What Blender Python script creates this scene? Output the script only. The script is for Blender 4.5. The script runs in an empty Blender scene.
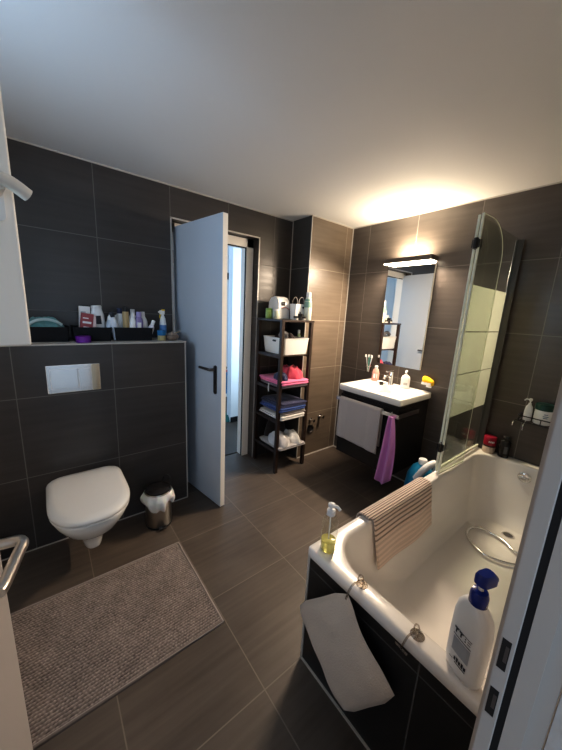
import bpy, bmesh, math, random
from mathutils import Vector, Matrix, noise
random.seed(7)
S = bpy.context.scene
COL = S.collection
PI = math.pi

# ------------------------------------------------------------------ materials
def new_mat(name):
    m = bpy.data.materials.new(name); m.use_nodes = True
    nt = m.node_tree
    return m, nt, nt.nodes['Principled BSDF']

def mat(name, col, rough=.5, metal=0, trans=0, ior=1.45, coat=0, bump=0, bscale=60, var=0, vscale=8, sheen=0, emis=None, estr=0, sss=0):
    m, nt, b = new_mat(name)
    b.inputs['Base Color'].default_value = (*col, 1)
    b.inputs['Roughness'].default_value = rough
    b.inputs['Metallic'].default_value = metal
    b.inputs['Transmission Weight'].default_value = trans
    b.inputs['IOR'].default_value = ior
    b.inputs['Coat Weight'].default_value = coat
    b.inputs['Sheen Weight'].default_value = sheen
    if sss:
        b.inputs['Subsurface Weight'].default_value = sss
        b.inputs['Subsurface Scale'].default_value = .01
    if emis:
        b.inputs['Emission Color'].default_value = (*emis, 1)
        b.inputs['Emission Strength'].default_value = estr
    tc = nt.nodes.new('ShaderNodeTexCoord')
    if var:
        n = nt.nodes.new('ShaderNodeTexNoise'); n.inputs['Scale'].default_value = vscale; n.inputs['Detail'].default_value = 4
        nt.links.new(tc.outputs['Object'], n.inputs['Vector'])
        mx = nt.nodes.new('ShaderNodeMix'); mx.data_type = 'RGBA'
        mx.inputs[6].default_value = (*[c*(1-var) for c in col], 1)
        mx.inputs[7].default_value = (*[min(1, c*(1+var)) for c in col], 1)
        nt.links.new(n.outputs['Fac'], mx.inputs[0]); nt.links.new(mx.outputs[2], b.inputs['Base Color'])
    if bump:
        n2 = nt.nodes.new('ShaderNodeTexNoise'); n2.inputs['Scale'].default_value = bscale; n2.inputs['Detail'].default_value = 3
        nt.links.new(tc.outputs['Object'], n2.inputs['Vector'])
        bp = nt.nodes.new('ShaderNodeBump'); bp.inputs['Strength'].default_value = bump; bp.inputs['Distance'].default_value = .003
        nt.links.new(n2.outputs['Fac'], bp.inputs['Height']); nt.links.new(bp.outputs[0], b.inputs['Normal'])
    return m

T = .457
def tile_mat(name, ua, uo, va, vo, col=(.052, .049, .047), grout=(.27, .26, .245), rough=.36, gw=.0022, streak=None, tone=1.6):
    """square charcoal tiles laid on a grid; ua / va are the world axes of the two grid directions"""
    m, nt, b = new_mat(name)
    N = nt.nodes; L = nt.links
    geo = N.new('ShaderNodeNewGeometry'); sep = N.new('ShaderNodeSeparateXYZ'); L.new(geo.outputs['Position'], sep.inputs[0])
    def math_(op, a, bb=None):
        n = N.new('ShaderNodeMath'); n.operation = op
        for i, v in enumerate((a, bb)):
            if v is None: continue
            if isinstance(v, (int, float)): n.inputs[i].default_value = v
            else: L.new(v, n.inputs[i])
        return n.outputs[0]
    masks = []; cells = []
    for ax, off in ((ua, uo), (va, vo)):
        s = math_('DIVIDE', math_('SUBTRACT', sep.outputs['XYZ'.index(ax)], off), T)
        fr = math_('FRACT', s); cells.append(math_('FLOOR', s))
        d = math_('MINIMUM', fr, math_('SUBTRACT', 1.0, fr))
        masks.append(math_('LESS_THAN', d, gw/T))
    g = math_('MAXIMUM', *masks)
    comb = N.new('ShaderNodeCombineXYZ'); L.new(cells[0], comb.inputs[0]); L.new(cells[1], comb.inputs[1])
    wn = N.new('ShaderNodeTexWhiteNoise'); wn.noise_dimensions = '3D'; L.new(comb.outputs[0], wn.inputs['Vector'])
    # brushed stone look: noise stretched along the streak axis
    mp = N.new('ShaderNodeVectorMath'); mp.operation = 'MULTIPLY'; L.new(geo.outputs['Position'], mp.inputs[0])
    st = streak or ua
    mp.inputs[1].default_value = tuple(2.5 if a == st else (38 if a in (ua, va) else 1) for a in 'XYZ')
    addv = N.new('ShaderNodeVectorMath'); addv.operation = 'ADD'; L.new(mp.outputs[0], addv.inputs[0]); L.new(wn.outputs['Color'], addv.inputs[1])
    ns = N.new('ShaderNodeTexNoise'); ns.inputs['Scale'].default_value = 1; ns.inputs['Detail'].default_value = 6; L.new(addv.outputs[0], ns.inputs['Vector'])
    nb = N.new('ShaderNodeTexNoise'); nb.inputs['Scale'].default_value = 3.2; nb.inputs['Detail'].default_value = 5; L.new(geo.outputs['Position'], nb.inputs['Vector'])
    f = math_('ADD', math_('MULTIPLY', ns.outputs['Fac'], .6), math_('MULTIPLY', nb.outputs['Fac'], .5))
    f = math_('ADD', f, math_('MULTIPLY', wn.outputs['Value'], .12))
    ramp = N.new('ShaderNodeMapRange'); ramp.inputs['From Min'].default_value = .35; ramp.inputs['From Max'].default_value = .8
    L.new(f, ramp.inputs['Value'])
    mx = N.new('ShaderNodeMix'); mx.data_type = 'RGBA'
    mx.inputs[6].default_value = (*[c/tone**.5 for c in col], 1); mx.inputs[7].default_value = (*[c*tone**.6 for c in col], 1)
    L.new(ramp.outputs[0], mx.inputs[0])
    m2 = N.new('ShaderNodeMix'); m2.data_type = 'RGBA'; m2.inputs[7].default_value = (*grout, 1)
    L.new(mx.outputs[2], m2.inputs[6]); L.new(g, m2.inputs[0]); L.new(m2.outputs[2], b.inputs['Base Color'])
    r = math_('ADD', math_('MULTIPLY', ns.outputs['Fac'], .22), rough-.11)
    L.new(math_('MAXIMUM', r, math_('MULTIPLY', g, .8)), b.inputs['Roughness'])
    bp = N.new('ShaderNodeBump'); bp.inputs['Strength'].default_value = .25; bp.inputs['Distance'].default_value = .002
    L.new(math_('SUBTRACT', ns.outputs['Fac'], math_('MULTIPLY', g, .8)), bp.inputs['Height']); L.new(bp.outputs[0], b.inputs['Normal'])
    return m

def thin_glass(name, tint=(.93, .97, .94), refl=.10, frost=False):
    m = bpy.data.materials.new(name); m.use_nodes = True; nt = m.node_tree; nt.nodes.clear()
    out = nt.nodes.new('ShaderNodeOutputMaterial')
    tr = nt.nodes.new('ShaderNodeBsdfTransparent'); tr.inputs[0].default_value = (*tint, 1)
    gl = nt.nodes.new('ShaderNodeBsdfGlossy'); gl.inputs['Roughness'].default_value = .04
    mx = nt.nodes.new('ShaderNodeMixShader')
    lw = nt.nodes.new('ShaderNodeLayerWeight'); lw.inputs[0].default_value = .5
    pw = nt.nodes.new('ShaderNodeMath'); pw.operation = 'POWER'; pw.inputs[1].default_value = 4; nt.links.new(lw.outputs['Facing'], pw.inputs[0])
    ma = nt.nodes.new('ShaderNodeMath'); ma.operation = 'MULTIPLY_ADD'; ma.inputs[1].default_value = .5; ma.inputs[2].default_value = refl*.4; nt.links.new(pw.outputs[0], ma.inputs[0])
    nt.links.new(ma.outputs[0], mx.inputs[0]); nt.links.new(tr.outputs[0], mx.inputs[1]); nt.links.new(gl.outputs[0], mx.inputs[2])
    last = mx.outputs[0]
    if frost:
        # frosted band: mostly diffuse and translucent
        df = nt.nodes.new('ShaderNodeBsdfDiffuse'); df.inputs[0].default_value = (.92, .93, .86, 1)
        tl = nt.nodes.new('ShaderNodeBsdfTranslucent'); tl.inputs[0].default_value = (.92, .93, .86, 1)
        m1 = nt.nodes.new('ShaderNodeMixShader'); m1.inputs[0].default_value = .5
        nt.links.new(df.outputs[0], m1.inputs[1]); nt.links.new(tl.outputs[0], m1.inputs[2])
        m3 = nt.nodes.new('ShaderNodeMixShader'); m3.inputs[0].default_value = .8
        nt.links.new(last, m3.inputs[1]); nt.links.new(m1.outputs[0], m3.inputs[2]); last = m3.outputs[0]
    nt.links.new(last, out.inputs[0])
    return m

M = {}
M['tile_back'] = tile_mat('tile_toilet_wall', 'X', -1.66, 'Z', 0, col=(.056, .050, .048), grout=(.16,.155,.145), tone=1.4)
M['tile_right'] = tile_mat('tile_mirror_wall', 'Y', -.2, 'Z', 0, col=(.078, .066, .058), grout=(.22,.20,.18))  # same charcoal tile, lamp warmth put into the colour
M['tile_pillar'] = tile_mat('tile_pillar', 'X', -.085, 'Z', 0, col=(.145, .115, .088), grout=(.36,.31,.25))  # warm light of the mirror lamp painted into the tile colour
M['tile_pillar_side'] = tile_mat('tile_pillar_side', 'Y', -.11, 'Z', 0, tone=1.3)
M['tile_floor'] = tile_mat('tile_floor', 'X', -1.878, 'Y', -.898, col=(.088, .070, .057), grout=(.20, .17, .14), rough=.42, streak='X', tone=1.9)
M['tile_apron'] = tile_mat('tile_apron', 'Y', -1.80, 'Z', .457, col=(.022, .021, .021), grout=(.10, .10, .10), tone=1.3)
M['ceiling'] = mat('ceiling_paint', (.66, .66, .66), .75, bump=.08, bscale=120)
M['plaster'] = mat('rough_plaster', (.56, .52, .49), .9, bump=1, bscale=45, var=.15, vscale=60)
M['white_wall'] = mat('white_wall_paint', (.82, .83, .84), .8, bump=.1, bscale=150)
M['trim'] = mat('pale_caulk', (.50, .47, .43), .6)
M['trim_alu'] = mat('brushed_edge_trim', (.50, .48, .45), .45, .3)
M['leaf'] = mat('door_lacquer', (.55, .59, .65), .38, bump=.05, bscale=200)  # white leaf with blue daylight put into its colour
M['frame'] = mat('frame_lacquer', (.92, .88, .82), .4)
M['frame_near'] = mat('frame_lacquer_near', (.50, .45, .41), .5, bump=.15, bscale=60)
M['gasket'] = mat('black_rubber', (.012, .012, .013), .6)
M['black'] = mat('satin_black', (.016, .016, .017), .38)
M['blackgloss'] = mat('black_gloss', (.02, .018, .018), .22)
M['blackfabric'] = mat('black_felt', (.012, .012, .014), .9, bump=.5, bscale=300)
M['steel'] = mat('brushed_steel', (.66, .63, .59), .28, 1)
M['darksteel'] = mat('dark_steel', (.16, .15, .15), .35, .9)
M['chrome'] = mat('chrome', (.88, .87, .86), .06, 1)
M['satinchrome'] = mat('satin_chrome', (.80, .80, .80), .22, 1)
M['ceramic'] = mat('white_ceramic', (.82, .80, .76), .16, coat=.5)
M['enamel'] = mat('white_enamel', (.86, .82, .78), .2, coat=.25)
M['seatplastic'] = mat('white_seat_plastic', (.76, .74, .71), .22)
M['wood'] = mat('dark_stained_wood', (.030, .017, .013), .45, bump=.3, bscale=60, var=.4, vscale=20)
M['basket'] = mat('white_plastic', (.80, .79, .76), .4)
M['white'] = mat('white_plastic_gloss', (.82, .82, .82), .3)
M['glass'] = thin_glass('clear_glass')
M['glass2'] = thin_glass('greenish_screen_glass', (.93, .95, .91))
M['frost'] = thin_glass('frosted_glass', frost=True)
M['glassedge'] = mat('glass_edge_seal', (.78, .80, .66), .25)
M['mirror'] = mat('mirror_silver', (.92, .93, .92), .01, 1)

# ------------------------------------------------------------------ mesh helpers
def BM(): return bmesh.new()
def box(bm, x0, x1, y0, y1, z0, z1, mtx=None):
    vs = [bm.verts.new((x, y, z)) for x in (x0, x1) for y in (y0, y1) for z in (z0, z1)]
    if mtx is not None:
        for v in vs: v.co = mtx @ v.co
    for f in ((0, 1, 3, 2), (4, 6, 7, 5), (0, 4, 5, 1), (2, 3, 7, 6), (0, 2, 6, 4), (1, 5, 7, 3)):
        bm.faces.new([vs[i] for i in f])
    return bm
def loft(bm, rings, cap0=True, cap1=True):
    R = [[bm.verts.new(p) for p in r] for r in rings]
    n = len(R[0])
    for a, b in zip(R, R[1:]):
        for i in range(n):
            bm.faces.new((a[i], a[(i+1) % n], b[(i+1) % n], b[i]))
    if cap0: bm.faces.new(R[0][::-1])
    if cap1: bm.faces.new(R[-1])
    return bm
def lathe(bm, prof, c=(0, 0, 0), n=28, sx=1, sy=1, mtx=None, cap0=True, cap1=True):
    rings = []
    for r, z in prof:
        ring = [Vector((c[0]+r*sx*math.cos(2*PI*i/n), c[1]+r*sy*math.sin(2*PI*i/n), c[2]+z)) for i in range(n)]
        if mtx is not None: ring = [mtx @ v for v in ring]
        rings.append(ring)
    return loft(bm, rings, cap0, cap1)
def catmull(pts, k=8, closed=False):
    P = [Vector(p) for p in pts]; out = []
    n = len(P)
    for i in range(n if closed else n-1):
        if closed: a, b, c, d = P[(i-1) % n], P[i], P[(i+1) % n], P[(i+2) % n]
        else: a, b, c, d = P[max(i-1, 0)], P[i], P[i+1], P[min(i+2, n-1)]
        for j in range(k):
            t = j/k
            out.append(.5*((2*b)+(c-a)*t+(2*a-5*b+4*c-d)*t*t+(3*b-a-3*c+d)*t**3))
    if not closed: out.append(P[-1])
    return out
def tube(bm, pts, r, n=12, closed=False, cap=True, rads=None):
    P = [Vector(p) for p in pts]; m = len(P)
    tang = []
    for i in range(m):
        if closed: t = P[(i+1) % m]-P[(i-1) % m]
        else: t = P[min(i+1, m-1)]-P[max(i-1, 0)]
        tang.append(t.normalized())
    up = Vector((0, 0, 1)) if abs(tang[0].z) < .9 else Vector((1, 0, 0))
    nrm = (up-tang[0]*up.dot(tang[0])).normalized()
    rings = []
    for i in range(m):
        nrm = (nrm-tang[i]*nrm.dot(tang[i])).normalized(); bn = tang[i].cross(nrm)
        rr = rads[i] if rads else r
        rings.append([P[i]+(nrm*math.cos(2*PI*k/n)+bn*math.sin(2*PI*k/n))*rr for k in range(n)])
    if closed:
        R = [[bm.verts.new(p) for p in q] for q in rings]
        for i in range(m):
            a, b = R[i], R[(i+1) % m]
            for k in range(n): bm.faces.new((a[k], a[(k+1) % n], b[(k+1) % n], b[k]))
        return bm
    return loft(bm, rings, cap, cap)
def surf(bm, fn, nu, nv):
    V = [[bm.verts.new(fn(i/nu, j/nv)) for j in range(nv+1)] for i in range(nu+1)]
    for i in range(nu):
        for j in range(nv): bm.faces.new((V[i][j], V[i+1][j], V[i+1][j+1], V[i][j+1]))
    return bm
def rrect(x0, x1, y0, y1, r, z, k=8):
    """rounded rectangle outline, constant vertex count; r a number or 4 radii (x0y0,x1y0,x1y1,x0y1)"""
    rs = r if isinstance(r, (list, tuple)) else [r]*4
    out = []
    for (cx, cy, a0), q in zip(((x0, y0, PI), (x1, y0, 1.5*PI), (x1, y1, 0), (x0, y1, .5*PI)), rs):
        sx = 1 if cx == x0 else -1; sy = 1 if cy == y0 else -1
        for i in range(k+1):
            a = a0+.5*PI*i/k
            out.append(Vector((cx+sx*q+q*math.cos(a), cy+sy*q+q*math.sin(a), z)))
    return out
def prism(bm, poly, z0, z1, mtx=None):
    a = [Vector((p[0], p[1], z0)) for p in poly]; b = [Vector((p[0], p[1], z1)) for p in poly]
    if mtx is not None: a = [mtx @ v for v in a]; b = [mtx @ v for v in b]
    return loft(bm, [a, b])
def rotz(a, loc=(0, 0, 0)): return Matrix.Translation(loc) @ Matrix.Rotation(a, 4, 'Z')

def obj(name, bm, m, parent=None, bevel=0, smooth=False, sub=0, solid=0, angle=40, bseg=2):
    bmesh.ops.recalc_face_normals(bm, faces=bm.faces[:])
    me = bpy.data.meshes.new(name); bm.to_mesh(me); bm.free()
    o = bpy.data.objects.new(name, me); COL.objects.link(o)
    for mm in (m if isinstance(m, (list, tuple)) else [m]): me.materials.append(mm)
    if smooth or bevel:
        for p in me.polygons: p.use_smooth = True
        me.set_sharp_from_angle(angle=math.radians(angle))
    if solid:
        md = o.modifiers.new('s', 'SOLIDIFY'); md.thickness = solid; md.offset = 0
    if bevel:
        md = o.modifiers.new('b', 'BEVEL'); md.width = bevel; md.segments = bseg; md.limit_method = 'ANGLE'; md.harden_normals = True
    if sub:
        md = o.modifiers.new('u', 'SUBSURF'); md.levels = sub; md.render_levels = sub
    if parent is not None:
        o.parent = parent
        o.matrix_parent_inverse = Matrix.Translation(parent.location).inverted()
    return o
def sub_of(child, part):
    child.parent = part; child.matrix_parent_inverse = Matrix.Identity(4)
def thing(name, label, cat, loc, group=None):
    o = bpy.data.objects.new(name, None); COL.objects.link(o)
    o.empty_display_size = .05; o.location = loc
    o['label'] = label; o['category'] = cat
    if group: o['group'] = group
    return o
def tag(o, label, cat, group=None, kind=None):
    o['label'] = label; o['category'] = cat
    if group: o['group'] = group
    if kind: o['kind'] = kind
    return o
def struct(name, bm, m, label, cat, parent=None, **k):
    o = obj(name, bm, m, parent, **k)
    if parent is None:
        o['kind'] = 'structure'; o['label'] = label; o['category'] = cat
    return o

# ------------------------------------------------------------------ room shell
H = 2.25; PY = .258; XL = -2.95; YN = -2.05
bm = BM(); box(bm, XL-.1, .1, -3.6, .42, -.1, 0)
struct('floor', bm, M['tile_floor'], 'dark brown-grey square floor tiles with pale grout lines', 'floor')
bm = BM(); box(bm, XL-.1, .1, YN-.2, .5, H, H+.1)
struct('ceiling', bm, M['ceiling'], 'plain matt pale ceiling, warm bright patch above the mirror light', 'ceiling')
bm = BM()   # toilet wall with the far door opening
box(bm, XL-.1, -1.655, PY, .44, 0, H); box(bm, -.905, -.4, PY, .44, 0, H); box(bm, -1.655, -.905, PY, .44, 2.04, H)
struct('wall_back', bm, M['tile_back'], 'charcoal tiled wall behind the toilet, with the far doorway', 'wall')
bm = BM(); box(bm, XL+.001, -1.671, -.015, PY, 0, 1.192)
struct('wall_back_lower', bm, M['tile_back'], 'half-height charcoal tiled wall box behind the toilet', 'wall')
bm = BM(); box(bm, XL+.001, -1.663, -.022, PY, 1.192, 1.2)
struct('trim_1', bm, M['trim'], 'pale shelf top edge of the half-height tiled wall', 'trim', bevel=.002)
bm = BM(); box(bm, -.54, .1, 0, .44, 0, H)
o = struct('wall_back_pillar', bm, M['tile_pillar'], 'brownish tiled pipe box in the corner right of the black shelf', 'wall')
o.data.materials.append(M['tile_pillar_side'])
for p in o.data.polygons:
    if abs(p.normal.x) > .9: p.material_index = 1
bm = BM(); box(bm, 0, .12, YN-.2, .44, 0, H)
struct('wall_right', bm, M['tile_right'], 'charcoal tiled wall carrying the mirror and washbasin', 'wall')
# left wall with window opening
WY0, WY1, WZ0, WZ1 = -1.19, -.68, 1.30, 2.02
bm = BM()
box(bm, XL-.15, XL, YN-.2, WY0, 0, H); box(bm, XL-.15, XL, WY1, .44, 0, H)
box(bm, XL-.15, XL, WY0, WY1, 0, WZ0); box(bm, XL-.15, XL, WY0, WY1, WZ1, H)
struct('wall_left', bm, M['white_wall'], 'white painted wall with the small window', 'wall')
# near wall with doorway the photo is taken from
DX0, DX1 = -2.74, -2.035
bm = BM()
box(bm, XL, DX0, YN-.2, YN, 0, H); box(bm, DX1+.012, .0, YN-.2, YN, 0, H); box(bm, DX0, DX1+.012, YN-.2, YN, 2.03, H)
struct('wall_front', bm, M['plaster'], 'rough white plaster beside the near door frame', 'wall')

# caulk lines and metal tile edges
def tbar(n, lab, b):
    bm = BM(); box(bm, *b); return struct('trim_%d' % n, bm, M['trim'], lab, 'trim')
tbar(2, 'thin pale line between toilet wall and ceiling', (XL, -.54, PY-.006, PY+.001, H-.007, H))
tbar(3, 'thin pale line between pillar and ceiling', (-.545, 0, -.006, .001, H-.007, H))
tbar(4, 'thin pale line between mirror wall and ceiling', (-.006, .001, YN, 0, H-.007, H))
tbar(5, 'pale edge strip on the pillar corner', (-.546, -.539, -.003, .004, 0, H))
tbar(6, 'pale joint in the recess corner behind the shelf', (-.546, -.540, PY-.006, PY, 0, H))
tbar(7, 'pale joint in the corner by the washbasin', (-.006, 0, -.006, 0, 0, H))
tbar(8, 'pale floor joint along the pillar', (-.54, 0, -.008, 0, 0, .009))
tbar(9, 'pale vertical edge of the half-height tiled wall', (-1.674, -1.667, -.019, -.012, 0, 1.195))
tbar(10, 'pale floor joint under the half-height tiled wall', (XL, -1.67, -.021, -.015, 0, .005))
tbar(11, 'pale floor joint along the mirror wall', (-.008, 0, -1.34, 0, 0, .009))
# silver edge strip around the far opening
bm = BM()
for b in ((-1.662, -1.652, PY-.003, PY+.004, 0, 2.045), (-.908, -.898, PY-.003, PY+.004, 0, 2.045), (-1.662, -.898, PY-.003, PY+.004, 2.037, 2.047)): box(bm, *b)
struct('trim_12', bm, M['trim_alu'], 'thin silver strip around the far doorway', 'trim')

# ------------------------------------------------------------------ far door (white leaf standing open, blue daylight painted in)
dr = thing('door_1', 'pale grey door standing open beside the half-height wall', 'door', (-1.28, .39, 0)); dr['kind'] = 'structure'
bm = BM()
box(bm, -1.652, -1.60, .34, .44, 0, 2.035); box(bm, -.975, -.908, .34, .44, 0, 2.035); box(bm, -1.652, -.908, .34, .44, 1.965, 2.035)
obj('door_frame', bm, M['frame'], dr, bevel=.003)
bm = BM(); box(bm, -.983, -.975, .352, .362, 0, 1.965); box(bm, -1.60, -.975, .352, .362, 1.957, 1.965)
obj('seal', bm, M['gasket'], dr)
hp = Vector((-1.618, .325, 0)); fp = Vector((-1.524, -.273, 0))
ang = math.atan2((fp-hp).y, (fp-hp).x); Ld = (fp-hp).length
Mx = rotz(ang, hp)
bm = BM(); box(bm, 0, Ld, 0, .038, .008, 2.0, Mx)
leaf = obj('door_leaf', bm, M['leaf'], dr, bevel=.002)
for p in leaf.data.polygons: pass
bm = BM(); box(bm, Ld-.0005, Ld+.0015, .001, .037, .01, 1.998, Mx); obj('edge_band', bm, M['frame'], dr)  # added strip: edge coloured warm-lit against the daylight-tinted face
def lever(parent, Mx, u, z, side, sgn):
    """plate, neck and lever; side -1 = face at local y 0, +1 = face at local y .038"""
    y0 = 0 if side < 0 else .038
    bm = BM(); rings = []
    for k in (0, .007):
        rings.append([Mx @ Vector((u+q.x, y0+side*k, z-.075+q.y)) for q in rrect(-.018, .018, -.10, .10, .017, 0, 5)])
    loft(bm, rings)
    h = obj('handle', bm, M['darksteel'], parent, bevel=.001)
    bm = BM()
    pts = [(u, y0+side*.005, z), (u, y0+side*.04, z), (u+sgn*.012, y0+side*.05, z), (u+sgn*.12, y0+side*.05, z)]
    tube(bm, [Mx @ p for p in catmull(pts, 6)], .0095, 12)
    c = obj('lever', bm, M['darksteel'], h, smooth=True)
    c.matrix_parent_inverse = h.matrix_parent_inverse.copy(); c.matrix_parent_inverse = Matrix.Identity(4)
    return h
lever(leaf, Mx, Ld-.065, 1.03, -1, -1); lever(leaf, Mx, Ld-.065, 1.03, 1, -1)
for h in [c for c in leaf.children]: h.matrix_parent_inverse = Matrix.Identity(4)
for z in (.25, 1.75):
    bm = BM(); lathe(bm, [(.008, 0), (.008, .09)], (hp.x-.006, hp.y+.004, z), 12); obj('hinge', bm, M['steel'], dr, smooth=True)

# hallway beyond
bm = BM(); box(bm, -2.6, .9, .44, 4.4, -.1, 0)
struct('floor_hallway', bm, mat('dark_hall_floor', (.06, .045, .035), .4, var=.3), 'dark floor of the hallway beyond the far door', 'floor')
bm = BM(); box(bm, -2.6, .9, .44, 4.4, 2.4, 2.5)
struct('ceiling_hallway', bm, M['white_wall'], 'white hallway ceiling', 'ceiling')
bm = BM(); box(bm, -.635, .8, 1.2, 1.3, 0, 2.4); box(bm, .8, .9, .44, 4.4, 0, 2.4)
struct('wall_hallway_right', bm, M['white_wall'], 'bright white hallway wall seen through the far door', 'wall')
bm = BM(); box(bm, -2.6, .9, 3.3, 3.4, 0, 2.4); box(bm, -2.7, -2.6, .44, 3.4, 0, 2.4)
struct('wall_hallway_back', bm, M['white_wall'], 'pale wall at the end of the hallway', 'wall')
bm = BM(); box(bm, -.637, .8, 1.192, 1.2, 0, .07)
struct('baseboard_hallway', bm, M['blackgloss'], 'dark skirting of the hallway wall', 'baseboard')

# ------------------------------------------------------------------ near door: frame, leaf
nd = thing('door_2', 'white near door and frame at the edges of the view', 'door', (-2.4, YN, 0)); nd['kind'] = 'structure'
bm = BM()
def jamb_poly(): return [(-2.029, -2.003), (-2.029, -1.990), (-2.0215, -1.985), (-1.985, -1.985), (-1.985, -2.049), (-2.021, -2.049), (-2.021, -2.003)]
prism(bm, [(-2.030, -2.0075), (-2.030, -1.992), (-2.026, -1.988), (-1.975, -1.988), (-1.975, -2.049), (-2.022, -2.049), (-2.022, -2.0075)], 0, 2.05)
box(bm, -2.80, -2.735, -2.049, -1.995, 0, 2.05); box(bm, -2.735, -2.03, -2.049, -1.995, 1.99, 2.05)
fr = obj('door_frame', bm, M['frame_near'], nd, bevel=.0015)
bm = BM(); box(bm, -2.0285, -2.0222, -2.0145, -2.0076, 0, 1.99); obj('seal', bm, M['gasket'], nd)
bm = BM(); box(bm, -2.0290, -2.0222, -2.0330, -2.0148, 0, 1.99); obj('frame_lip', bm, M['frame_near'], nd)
for z0, z1 in ((1.025, 1.068), (.952, .993)):
    bm = BM(); box(bm, -2.0306, -2.0295, -2.0035, -1.9945, z0, z1)
    st = obj('strike_hole', bm, M['black'], nd)
    bm = BM(); box(bm, -2.0308, -2.0302, -2.0025, -1.999, z0+.012, z1-.008); s2 = obj('strike_lip', bm, M['darksteel'], st); s2.matrix_parent_inverse = Matrix.Identity(4)
hp2 = Vector((-2.715, -2.0, 0)); fp2 = Vector((-2.545, -1.25, 0)); a2 = math.atan2((fp2-hp2).y, (fp2-hp2).x); L2 = (fp2-hp2).length
M2 = rotz(a2, hp2)
bm = BM(); box(bm, 0, L2, 0, .04, .008, 1.985, M2)
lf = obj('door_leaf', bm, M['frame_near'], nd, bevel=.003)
hz = .955
bm = BM(); lathe(bm, [(.026, 0), (.026, .006), (.022, .009)], (0, 0, 0), 24, mtx=M2 @ Matrix.Translation((L2-.06, 0, hz)) @ Matrix.Rotation(PI/2, 4, 'X'))
rs = obj('handle', bm, M['steel'], lf, smooth=True); rs.matrix_parent_inverse = Matrix.Identity(4)
bm = BM()
pts = [(L2-.06, -.004, hz), (L2-.06, -.030, hz), (L2-.061, -.052, hz+.001), (L2-.072, -.062, hz), (L2-.10, -.062, hz-.002), (L2-.165, -.062, hz-.004), (L2-.185, -.060, hz-.004)]
tube(bm, [M2 @ p for p in catmull(pts, 6)], .0105, 14); c = obj('lever', bm, M['steel'], rs, smooth=True); c.matrix_parent_inverse = Matrix.Identity(4)

# ------------------------------------------------------------------ window sash opened inward (left)
wn = thing('window_1', 'white window opened inward at the upper left edge', 'window', (XL, -1.19, 1.3)); wn['kind'] = 'structure'
bm = BM()
for b in ((XL-.10, XL-.04, WY0, WY0+.05, WZ0, WZ1), (XL-.10, XL-.04, WY1-.05, WY1, WZ0, WZ1), (XL-.10, XL-.04, WY0, WY1, WZ0, WZ0+.05), (XL-.10, XL-.04, WY0, WY1, WZ1-.05, WZ1)): box(bm, *b)
obj('window_frame', bm, M['frame'], wn, bevel=.003)
hs = Vector((XL+.01, -1.175, 0)); fs = Vector((-2.4555, -1.044, 0)); a3 = math.atan2((fs-hs).y, (fs-hs).x); L3 = (fs-hs).length
M3 = rotz(a3, hs); Z0, Z1 = 1.316, 2.0; sw = .075
bm = BM()
for b in ((0, sw, -.0, .05, Z0, Z1), (L3-sw, L3, 0, .05, Z0, Z1), (sw, L3-sw, 0, .05, Z0, Z0+sw), (sw, L3-sw, 0, .05, Z1-sw, Z1)): box(bm, *b, M3)
sa = obj('sash', bm, M['frame'], wn, bevel=.006)
bm = BM(); box(bm, sw-.005, L3-sw+.005, .018, .03, Z0+sw-.005, Z1-sw+.005, M3)
o = obj('pane', bm, M['glass'], sa); o.matrix_parent_inverse = Matrix.Identity(4)
zc = 1.652
bm = BM(); loft(bm, [[M3 @ Vector((L3-.035+q.x, -k, zc+q.y-.012)) for q in rrect(-.014, .014, -.036, .036, .013, 0, 5)] for k in (0, .008)])
o = obj('handle', bm, M['white'], sa, bevel=.001); o.matrix_parent_inverse = Matrix.Identity(4)
bm = BM(); pts = [(L3-.035, -.004, zc), (L3-.035, -.035, zc+.004), (L3-.06, -.045, zc+.012), (L3-.03, -.048, zc+.010), (L3+.0, -.05, zc+.002), (L3+.012, -.046, zc-.006)]
pts = [(L3-.13, -.046, zc+.022), (L3-.075, -.052, zc+.030), (L3-.025, -.052, zc+.030), (L3+.014, -.046, zc+.012)]
tube(bm, [M3 @ p for p in catmull(pts, 6)], .0145, 12)
tube(bm, [M3 @ Vector(p) for p in ((L3-.035, 0, zc+.010), (L3-.035, -.046, zc+.022))], .012, 12)
o2 = obj('lever', bm, mat('cream_lever', (.70, .66, .60), .3), o, smooth=True); o2.matrix_parent_inverse = Matrix.Identity(4)

# ------------------------------------------------------------------ toilet
TX = -2.315
def dshape(w, y0, y1, r0, z, n=10, dy=.022):
    y1 = y1+dy
    # D outline: straight at the wall (y0), round at the front (y1<y0)
    hw = w/2; ry = min(.24, (y0-y1)*.55); out = []
    for i in range(2*n+1):
        a = PI+PI*i/(2*n)
        ca, sa_ = math.cos(a), math.sin(a)
        e = .84
        out.append(Vector((TX+hw*math.copysign(abs(ca)**e, ca), y1+ry+ry*math.copysign(abs(sa_)**e, sa_), z)))
    for cx, a0 in ((TX+hw-r0, 0), (TX-hw+r0, PI/2)):
        for i in range(5):
            a = a0+PI/2*i/4
            out.append(Vector((cx+r0*math.cos(a), y0-r0+r0*math.sin(a), z)))
    return out
to = thing('toilet', 'white wall-hung toilet with closed lid on the charcoal tiled wall', 'toilet', (TX, -.3, 0))
bm = BM()
rg = [(.07, -.25, -.365, .02, .115), (.10, -.10, -.375, .03, .125), (.115, -.06, -.385, .03, .16), (.13, -.02, -.40, .04, .20), (.20, -.016, -.46, .05, .245), (.285, -.016, -.525, .05, .30), (.33, -.016, -.565, .04, .355), (.345, -.016, -.582, .04, .385), (.345, -.016, -.583, .04, .40), (.33, -.02, -.57, .04, .404)]
loft(bm, [dshape(*q) for q in rg]); obj('bowl', bm, M['ceramic'], to, smooth=True, angle=60)
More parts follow.
